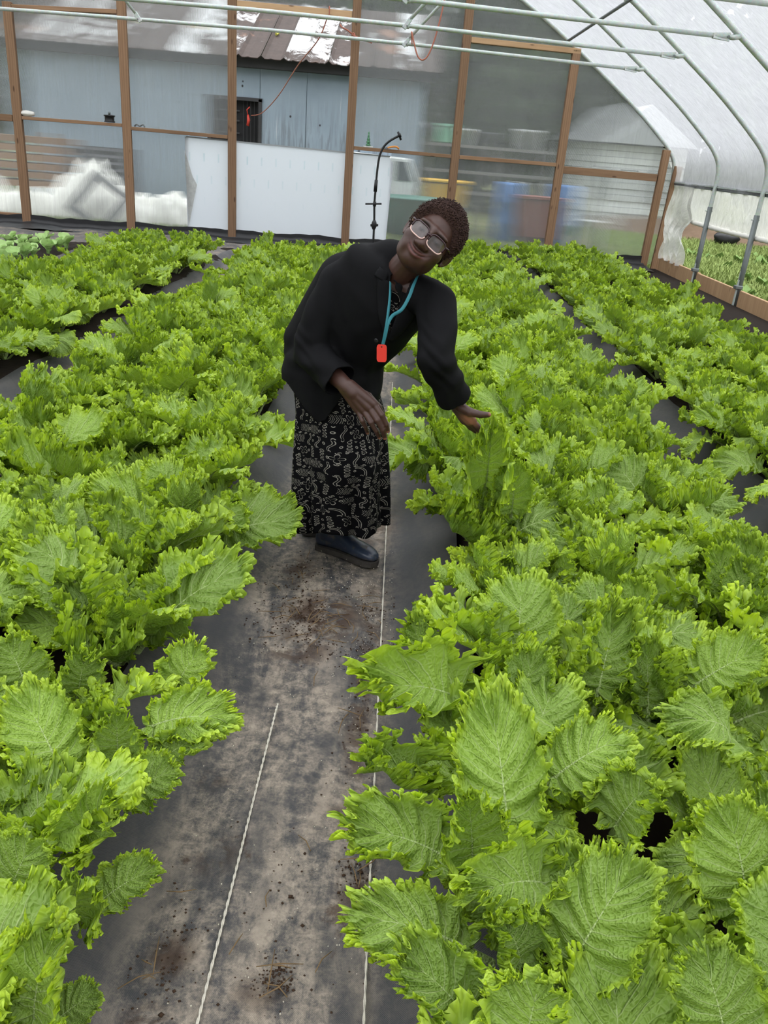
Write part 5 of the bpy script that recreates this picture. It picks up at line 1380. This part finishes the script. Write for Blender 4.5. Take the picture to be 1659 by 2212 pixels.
jo = kid('blazer', jme, BLAZER); sol = jo.modifiers.new('thickness', 'SOLIDIFY'); sol.thickness = .004; sol.offset = -1
jo['label'] = 'black single-button blazer'
# shawl lapels: bands lying on the blazer along the V
def band(name, inner, outer, mat, lift=.006, n=40, m=7):
    P = np.zeros((n, m, 3)); ia = smooth_path(inner, 12); oa = smooth_path(outer, 12)
    for i in range(n):
        a = ia[min(len(ia) - 1, int(i * (len(ia) - 1) / (n - 1)))]; b = oa[min(len(oa) - 1, int(i * (len(oa) - 1) / (n - 1)))]
        for j in range(m):
            w = a.lerp(b, j / (m - 1)); q = jb.ray_cast(w + FR * .4, -FR, .8)[0]
            if q is None: q = jb.find_nearest(w)[0]
            P[i, j] = q + FR * (lift + .004 * math.sin(PI * j / (m - 1)) - (.003 if j == m - 1 else 0))
    # smooth the ray hits
    for _ in range(4):
        P[1:-1] = P[1:-1] * .5 + .25 * (P[:-2] + P[2:])
        P[:, 1:-1] = P[:, 1:-1] * .5 + .25 * (P[:, :-2] + P[:, 2:])
    me = grid_mesh(name, P); o = kid(name, me, mat); s = o.modifiers.new('thickness', 'SOLIDIFY'); s.thickness = .004; s.offset = 0; return o
def vline(h, sgn, extra):
    top = (NECK0 - APEX).dot(SP); mid = (VTOP - APEX).dot(AX) * h / top
    wv = float(np.interp(h, [-.01, 0, .06, .14, .22, .32, .40], [0, .002, .016, .030, .042, .056, .070]))
    return APEX + SP * h + AX * (mid + sgn * (wv + extra))
for sgn, nm in ((-1, 'lapel'), (1, 'lapel')):
    hs_ = [-.005, .05, .11, .17, .23, .28]
    band(nm, [vline(h, sgn, -.006) for h in hs_], [vline(h, sgn, e) for h, e in zip(hs_, (.010, .036, .052, .056, .050, .040))], LAPEL)
# collar round the neck
cp = []
for a in np.linspace(-1.9, 1.9, 44):
    cp.append((a,))
CP = np.zeros((44, 6, 3))
for i, (a,) in enumerate(cp):
    d = -FR * math.cos(a) + AX * math.sin(a)
    for j in range(6):
        t_ = j / 5; r = (.064 + .030 * t_ + .006 * math.sin(PI * t_)) - .035 * float(sstep(1.15, 1.9, np.array(abs(a))))
        CP[i, j] = NECK0 + SP * (.052 - .055 * t_ - .02 * (abs(a) / 1.9) ** 2 + .018 * math.sin(PI * t_)) + d * r * (1 + .08 * (abs(math.sin(a)))) + FR * .01
o = kid('collar', grid_mesh('collar', CP), LAPEL); s = o.modifiers.new('thickness', 'SOLIDIFY'); s.thickness = .004
q = jb.ray_cast(APEX - SP * .030 - AX * .030 + FR * .25, -FR, .6)[0] or APEX
m = MB(); ell(m, q + FR * .004, [AX, SP, FR], (.0085, .0085, .003), 16, 8); kid('button', m.mesh('button', True), simple('black_button', (34, 34, 36), .3))
# pocket flap seam and dart lines are left to the cloth

# dress top in the V
DRESS_TOP = None
# ---- patterned skirt ----
def make_print():
    t = NT('black_cloth_white_print'); uv = t.n('UVMap', uv_map='UVMap').outputs[0]
    nz = t.vmath('SCALE', t.vmath('SUBTRACT', t.noise(uv, 9, 2, out=1), (.5, .5, .5)), scale=.035); uv = t.vmath('ADD', uv, nz)
    S_ = 1 / .046
    p = t.vmath('SCALE', uv, scale=S_)
    _sp = t.n('SeparateXYZ'); t.put(_sp.inputs[0], p); _cb = t.n('CombineXYZ'); t.put(_cb.inputs[0], t.math('ADD', _sp.outputs[0], t.math('MULTIPLY', t.math('FLOOR', _sp.outputs[1]), .41))); t.put(_cb.inputs[1], _sp.outputs[1]); p = _cb.outputs[0]
    def frac(p): 
        n_ = t.n('VectorMath', operation='FRACTION'); t.put(n_.inputs[0], p); return n_.outputs[0]
    def cell(p, off=(0, 0, 0)):
        q = t.vmath('ADD', p, off); fl = t.n('VectorMath', operation='FLOOR'); t.put(fl.inputs[0], q)
        wn_ = t.n('TexWhiteNoise', noise_dimensions='3D'); t.put(wn_.inputs['Vector'], t.vmath('ADD', fl.outputs[0], (7.3 + off[0], 3.1, 0)))
        c = t.vmath('SUBTRACT', frac(q), (.5, .5, 0)); return c, wn_.outputs['Value']
    def comp(v, i): s = t.n('SeparateXYZ'); t.put(s.inputs[0], v); return s.outputs[i]
    def outline(d, w): return t.math('LESS_THAN', t.math('ABSOLUTE', d), w)     # ring where |d| < w
    def gate(r, a, b): return t.math('MULTIPLY', t.math('GREATER_THAN', r, a), t.math('LESS_THAN', r, b))
    c, r = cell(p); x, y = comp(c, 0), comp(c, 1)
    rad = t.vmath('LENGTH', c); ang = t.math('ARCTAN2', y, x)
    # flower: four outlined petals and a dot
    pet = t.math('ADD', t.math('MULTIPLY', t.math('ABSOLUTE', t.math('SINE', t.math('MULTIPLY', t.math('ADD', ang, t.math('MULTIPLY', r, 9)), 2.0))), .33), .06)
    fl = outline(t.math('SUBTRACT', rad, pet), .024)
    # chevron stack
    chev = t.math('ADD', t.math('MULTIPLY', x, 4.2), t.math('MULTIPLY', t.math('ABSOLUTE', y), 2.0))
    cs = t.math('ABSOLUTE', t.math('SUBTRACT', t.math('FRACT', chev), .5))
    cv = t.math('MULTIPLY', outline(t.math('SUBTRACT', cs, .22), .055), t.math('MULTIPLY', t.math('LESS_THAN', t.math('ABSOLUTE', y), .30), t.math('LESS_THAN', t.math('ABSOLUTE', x), .42)))
    # double arcs with dots
    ra = t.vmath('LENGTH', t.vmath('ADD', c, (.35, .25, 0)))
    arc = t.math('MULTIPLY', t.math('MAXIMUM', outline(t.math('SUBTRACT', ra, .62), .019), outline(t.math('SUBTRACT', ra, .50), .019)), t.math('GREATER_THAN', t.math('ADD', x, y), -.25))
    # bean stack
    yy = t.math('SUBTRACT', t.math('FRACT', t.math('MULTIPLY', y, 4.0)), .5); be = t.n('CombineXYZ'); t.put(be.inputs[0], t.math('MULTIPLY', x, 1.6)); t.put(be.inputs[1], t.math('ADD', t.math('MULTIPLY', yy, .8), t.math('MULTIPLY', t.math('MULTIPLY', x, x), 2.2)))
    bn = t.math('MULTIPLY', outline(t.math('SUBTRACT', t.vmath('LENGTH', be.outputs[0]), .27), .045), t.math('LESS_THAN', t.math('ABSOLUTE', y), .46))
    # wavy pair
    wv = t.math('SUBTRACT', x, t.math('MULTIPLY', t.math('SINE', t.math('MULTIPLY', y, 6.0)), .15))
    wl = t.math('MULTIPLY', t.math('MAXIMUM', outline(t.math('ADD', wv, .07), .021), outline(t.math('SUBTRACT', wv, .07), .021)), t.math('LESS_THAN', t.math('ABSOLUTE', y), .44))
    mark = t.math('MULTIPLY', fl, gate(r, -.1, .22))
    for sh, a, b in ((cv, .22, .44), (arc, .44, .64), (bn, .64, .83), (wl, .83, 1.1)): mark = t.math('ADD', mark, t.math('MULTIPLY', sh, gate(r, a, b)), clamp=True)
    # small rings between the motifs
    c2, r2 = cell(t.vmath('SCALE', p, scale=2.0), (.5, .5, 0)); ring = t.math('MULTIPLY', outline(t.math('SUBTRACT', t.vmath('LENGTH', c2), .16), .048), t.math('GREATER_THAN', r2, .40))
    cx_, cy_ = t.math('ABSOLUTE', x), t.math('ABSOLUTE', y); edge = t.math('GREATER_THAN', t.math('MAXIMUM', cx_, cy_), .36)
    mark = t.math('MAXIMUM', mark, t.math('MULTIPLY', ring, edge))
    worn = t.smooth(t.noise(uv, 60, 3), .25, .5)
    col = t.mix(t.math('MULTIPLY', mark, t.math('ADD', t.math('MULTIPLY', worn, .5), .4)), srgb(13, 13, 15), srgb(152, 147, 138))
    return t.done(t.principled(col, .8, t.bump(t.noise(uv, 240, 2), .2, .002), 0, .06))
PRINT = make_print()
def skirt():
    n, k = 220, 90; P = np.zeros((n, k, 3)); uv = np.zeros((n, k, 2))
    zs = np.linspace(.86, .145, k)
    for j, z in enumerate(zs):
        t_ = j / (k - 1)
        cx = np.interp(z, [.12, .35, .62, .75, .86], [-.140, -.150, -.165, -.195, -.19]); cy = np.interp(z, [.12, .35, .62, .75, .86], [3.13, 3.10, 3.08, 3.10, 3.09])
        hw = np.interp(z, [.12, .3, .62, .75, .86], [.186, .178, .168, .158, .135]); hd = np.interp(z, [.12, .3, .62, .75, .86], [.165, .155, .125, .115, .105])
        for i in range(n):
            a = 2 * PI * i / n; f = sstep(.05, .9, np.array(t_))
            fold = .016 * f * math.sin(a * 7 + .6 + .5 * t_) + .009 * f * math.sin(a * 12 + 2 - t_) + .005 * math.sin(a * 19 + 3 * t_) * f
            knee = .045 * math.exp(-((z - .45) / .10) ** 2) * math.exp(-((a - 5.05) / .55) ** 2)
            sq = .85; ca, sa = math.cos(a), math.sin(a)
            ca = math.copysign(abs(ca) ** sq, ca); sa = math.copysign(abs(sa) ** sq, sa)
            hem = .012 * math.sin(a * 5 + 1) + (.022 if sa < 0 else 0) * max(0, -ca)
            P[i, j] = (cx + ca * (hw + fold + knee), cy + sa * (hd + fold + knee), z - hem * t_ ** 6)
            uv[i, j] = (i / n * 1.06, z)
    P2 = np.concatenate([P, P[:1]], 0); uv2 = np.concatenate([uv, np.stack([np.full(k, 1.06), uv[0, :, 1]], -1)[None]], 0)
    return grid_mesh('skirt', P2, uv=uv2)
so_ = kid('skirt', skirt(), PRINT); s = so_.modifiers.new('thickness', 'SOLIDIFY'); s.thickness = .003
so_['label'] = 'long black skirt printed with white flowers, chevrons and rings'
# dress front seen in the neckline: a panel over the chest
n, k = 24, 26; P = np.zeros((n, k, 3)); uv = np.zeros((n, k, 2)); bb = BVHTree.FromPolygons([tuple(v.co + PO) for v in bme.vertices], [tuple(p.vertices) for p in bme.polygons])
for i in range(n):
    for j in range(k):
        h = -.03 + .205 * j / (k - 1); u = -1 + 2 * i / (n - 1)
        top = (NECK0 - APEX).dot(SP); mid = (VTOP - APEX).dot(AX) * h / top
        h2 = h - (.045 * (1 - u * u)) * sstep(.3, 1, np.array(j / (k - 1)))
        w = APEX + SP * h2 + AX * (mid + u * .060); hit = jb.ray_cast(w + FR * .4, -FR, .8)[0]
        if hit is None: hit = jb.find_nearest(w)[0]
        P[i, j] = hit - FR * .011; uv[i, j] = (u * .060 + 3.3, h)
kid('dress_neckline', grid_mesh('dress_neckline', P, uv=uv), PRINT)

# ---- rubber boots ----
def make_boot():
    t = NT('navy_rubber'); v = t.coord(); n = t.noise(v, 26, 6, .7); geo = t.n('SeparateXYZ'); t.put(geo.inputs[0], v)
    mud = t.math('MULTIPLY', t.smooth(n, .5, .64), .75)
    col = t.mix(mud, t.mix(n, srgb(34, 42, 58), srgb(58, 68, 88)), srgb(92, 84, 74))
    return t.done(t.principled(col, t.math('ADD', t.math('MULTIPLY', mud, .4), .32), None, 0, .5))
RUBBER = make_boot(); SOLE = simple('muddy_sole', (66, 62, 58), .8, 0, .3, .4, 30, .6, 60)
def boot(heel, toe, nm_label):
    heel, toe = Vector(heel), Vector(toe); d = (toe - heel); L_ = d.length; d.normalize(); sd = Vector((-d.y, d.x, 0)); U = V3(0, 0, 1)
    # foot cross sections from heel to toe: (t, half width, top height, base)
    prof = [(-.01, .018, .070, .025), (.02, .031, .095, .015), (.10, .035, .120, .015), (.20, .036, .130, .015), (.32, .036, .122, .015), (.45, .039, .098, .015), (.58, .044, .080, .015), (.70, .048, .071, .015), (.82, .047, .064, .016), (.91, .040, .056, .018), (.97, .028, .047, .020), (1.0, .012, .036, .024)]
    rings = []
    for t_, w, h, b in prof:
        c = heel + d * L_ * t_ + U * 0; bend = sd * (.012 * math.sin(PI * t_)); r = []
        for j in range(24):
            a = 2 * PI * j / 24; ca, sa = math.cos(a), math.sin(a)
            x = w * math.copysign(abs(ca) ** .8, ca); z = b + (h - b) * (.5 + .5 * math.copysign(abs(sa) ** .8, sa))
            r.append(c + bend + sd * x + U * z)
        rings.append(r)
    m = MB(); m.loft(rings)
    c0 = heel + d * L_ * .17
    shaft = [ellring(c0 + U * z, sd * w, d * dd) for z, w, dd in ((.06, .038, .050), (.12, .040, .052), (.18, .046, .052), (.25, .054, .058), (.33, .058, .062))]
    m.loft(shaft); me = remeshed('boot', m, .005, 6, .5)
    b_ = kid('boot', me, RUBBER); b_['label'] = nm_label
    out = []
    for i in range(44):                                        # sole outline
        a = 2 * PI * i / 44; t_ = .49 + .525 * math.cos(a); w = np.interp(t_, [-.04, .02, .2, .45, .7, .85, .97, 1.02], [.0, .034, .040, .040, .052, .051, .036, .0]); out.append((t_, math.copysign(w, math.sin(a))))
    lo = [heel + d * L_ * t_ + sd * (w + .012 * math.sin(PI * max(0, min(1, t_)))) for t_, w in out]
    me2 = MB().loft([[p + U * (-.002) for p in lo], [p + U * .010 for p in lo], [p * 1 + U * .020 for p in lo]]).mesh('sole'); V = verts(me2) - np.array(PO, dtype=np.float32); set_verts(me2, V)
    obj('sole', me2, SOLE, b_)
    rimr = ellring(c0 + U * .335, sd * .060, d * .064); mt = MB().tube(rimr + rimr[:1], .006, 8).mesh('top_rim', True); set_verts(mt, verts(mt) - np.array(PO, dtype=np.float32)); obj('top_rim', mt, RUBBER, b_)
    return b_
boot((-.232, 3.200, -.030), (.026, 3.065, -.030), 'muddy navy rubber boot stepping forward')
boot((-.31, 3.34, -.030), (-.07, 3.30, -.030), 'navy rubber boot behind, in shadow')

# lanyard with its red tag
ly = empty('lanyard', NECK0); tag(ly, 'teal lanyard with a red tag hanging from the woman\'s neck', 'lanyard')
TEALR = simple('teal_ribbon', (46, 116, 126), .6, 0, .3, .1, 80); REDT = simple('red_tag_plastic', (232, 62, 52), .4, 0, .5, .05)
def ribbon(pts, w, nrm, name):
    p = smooth_path(pts, 8); m = MB(); vs = []; fs = []
    for i, q in enumerate(p):
        d = (p[min(i + 1, len(p) - 1)] - p[max(i - 1, 0)]).normalized(); sd = d.cross(nrm).normalized() * w / 2
        for o_ in (nrm * .0009, nrm * -.0009): vs += [q - sd + o_, q + sd + o_]
    for i in range(len(p) - 1):
        a, b = i * 4, i * 4 + 4; fs += [(a, a + 1, b + 1, b), (a + 2, b + 2, b + 3, a + 3), (a, b, b + 2, a + 2), (a + 1, a + 3, b + 3, b + 1)]
    me = m.add(vs, fs).mesh(name, True); set_verts(me, verts(me) - np.array(NECK0, dtype=np.float32)); return obj(name, me, TEALR, ly)
ribbon([(.085, 2.86, 1.175), (.071, 2.795, 1.150), (.060, 2.765, 1.118), (.039, 2.745, 1.078), (.010, 2.735, 1.057), (-.003, 2.725, 1.031), (-.008, 2.72, 1.000), (-.014, 2.72, .966)], .011, V3(-.3, -.95, -.1).normalized(), 'ribbon')
ribbon([(-.005, 2.83, 1.150), (-.003, 2.775, 1.110), (-.005, 2.738, 1.060), (-.008, 2.722, 1.02), (-.014, 2.718, .966)], .010, V3(.5, -.85, -.1).normalized(), 'ribbon')
me = bpy.data.meshes.new('tag'); bmx = bmesh.new()
ol = []
for cx_, cz_, a0 in ((.010, -.0175, -PI / 2), (.010, .0175, 0), (-.010, .0175, PI / 2), (-.010, -.0175, PI)):
    for q_ in range(6): a = a0 + PI / 2 * q_ / 5; ol.append((cx_ + .0065 * math.cos(a), cz_ + .0115 * math.sin(a)))
hole = [(.0028 * math.cos(2 * PI * q_ / 24 - PI / 2 + .13), .0215 + .0028 * math.sin(2 * PI * q_ / 24 - PI / 2 + .13)) for q_ in range(24)]
vs = [(x, y, z) for y in (-.0015, .0015) for ring in (ol, hole) for x, z in ring]; N_ = 24
fs = []
for q_ in range(N_):
    r = (q_ + 1) % N_
    fs += [(q_, r, N_ + r, N_ + q_), (2 * N_ + q_, 3 * N_ + q_, 3 * N_ + r, 2 * N_ + r), (q_, 2 * N_ + q_, 2 * N_ + r, r), (N_ + q_, N_ + r, 3 * N_ + r, 3 * N_ + q_)]
tg = MB().add(vs, fs).build('tag', REDT, ly); tg.location = V3(-.016, 2.718, .935) - NECK0; tg.rotation_euler = (.05, -.06, -.1); tg['label'] = 'rounded red plastic tag'
rg_ = MB().tube([(.005 * math.cos(a), 0, .005 * math.sin(a)) for a in np.linspace(0, 2 * PI, 14)], .0009, 5).build('split_ring', GALV_DARK, ly, True); rg_.location = V3(-.015, 2.718, .961) - NECK0
# ------------------------------------------------------------------ bits on the walkway
STRAW = simple('dry_straw', (122, 100, 72), .85, 0, .2, .35, 20)
rnd = random.Random(77)
def ground_z(x): return -.03
spots_ = [(-.16, 2.62, .16, .16, 44), (-.27, 2.97, .06, .1, 5), (.0, 2.25, .04, .3, 7), (.02, 1.45, .03, .06, 4), (-.36, 1.2, .05, .12, 5), (-.15, 1.3, .12, .3, 4), (-.13, 1.17, .03, .03, 5)]
straw_place = ['strewn in the large soil patch in front of the boot', 'beside the woman\'s hem at the bed edge', 'along the twine on the touched bed\'s side', 'in the curl of litter by the nearest mustard', 'in the soil patch at the bottom of the walkway', 'lying loose beside the middle twine', 'in the small clump right of the twine end']
for (cx_, cy_, rx, ry, n_), place_ in zip(spots_, straw_place):
    for k in range(n_):
        x = cx_ + rnd.gauss(0, rx * .6); y = cy_ + rnd.gauss(0, ry * .6); a = rnd.uniform(0, PI); l = rnd.uniform(.025, .10); x = max(-.42, min(.08, x))
        d = Vector((math.cos(a), math.sin(a), 0)) * l; b = Vector((-math.sin(a), math.cos(a), 0)) * rnd.uniform(-.01, .01)
        o = MB().tube([-d / 2, b + Vector((0, 0, .004)), d / 2], [.0012, .0016, .0008], 5).build('straw', STRAW, None, True); o.location = (x, y, -.02)
        tag(o, 'short dry straw ' + place_, 'straw', 'straw bits on the walkway')
def crumbs():
    R = np.random.RandomState(8); V, Q = [], []; oc = np.array([(1, 0, 0), (0, 1, 0), (-1, 0, 0), (0, -1, 0), (0, 0, 1), (0, 0, -1)])
    for (cx_, cy_, rx, ry, n_) in spots_:
        for k in range(n_ * 20):
            c = np.array([np.clip(cx_ + R.normal(0, rx * .75), -.43, .10), cy_ + R.normal(0, ry * .75), -.028]); r = R.uniform(.0010, .0038) * (1 if R.rand() < .9 else 1.7)
            M_ = np.linalg.qr(R.normal(size=(3, 3)))[0]; n0 = len(V) * 6; V.append(c + (oc @ M_) * r * np.array([1.2, 1, .7]))
            for a, b in ((0, 1), (1, 2), (2, 3), (3, 0)): Q += [(n0 + a, n0 + b, n0 + 4), (n0 + b, n0 + a, n0 + 5)]
    return np_mesh('soil_crumbs', np.concatenate(V), np.array(Q), smooth=False)
tag(obj('soil_crumbs', crumbs(), simple('crumb_soil', (66, 50, 38), .95, 0, .2, .4, 40)), 'dark soil crumbs scattered over the muddy walkway', 'soil', kind='stuff')
def perlite():
    R = np.random.RandomState(9); V, Q = [], []; oc = np.array([(1, 0, 0), (0, 1, 0), (-1, 0, 0), (0, -1, 0), (0, 0, 1), (0, 0, -1)])
    for k in range(520):
        if R.rand() < .6: c = np.array([R.normal(-.02, .07), R.normal(2.6, .3), -.026])
        else: c = np.array([R.uniform(-.42, .06), R.uniform(1.0, 3.2), -.026])
        c[0] = np.clip(c[0], -.43, .09); r = R.uniform(.0008, .0024); M_ = np.linalg.qr(R.normal(size=(3, 3)))[0]; n0 = len(V) * 6; V.append(c + (oc @ M_) * r)
        for a, b in ((0, 1), (1, 2), (2, 3), (3, 0)): Q += [(n0 + a, n0 + b, n0 + 4), (n0 + b, n0 + a, n0 + 5)]
    return np_mesh('perlite_grains', np.concatenate(V), np.array(Q), smooth=False)
tag(obj('perlite_grains', perlite(), simple('perlite', (214, 206, 188), .8)), 'white perlite grains sprinkled on the muddy walkway', 'grains', kind='stuff')
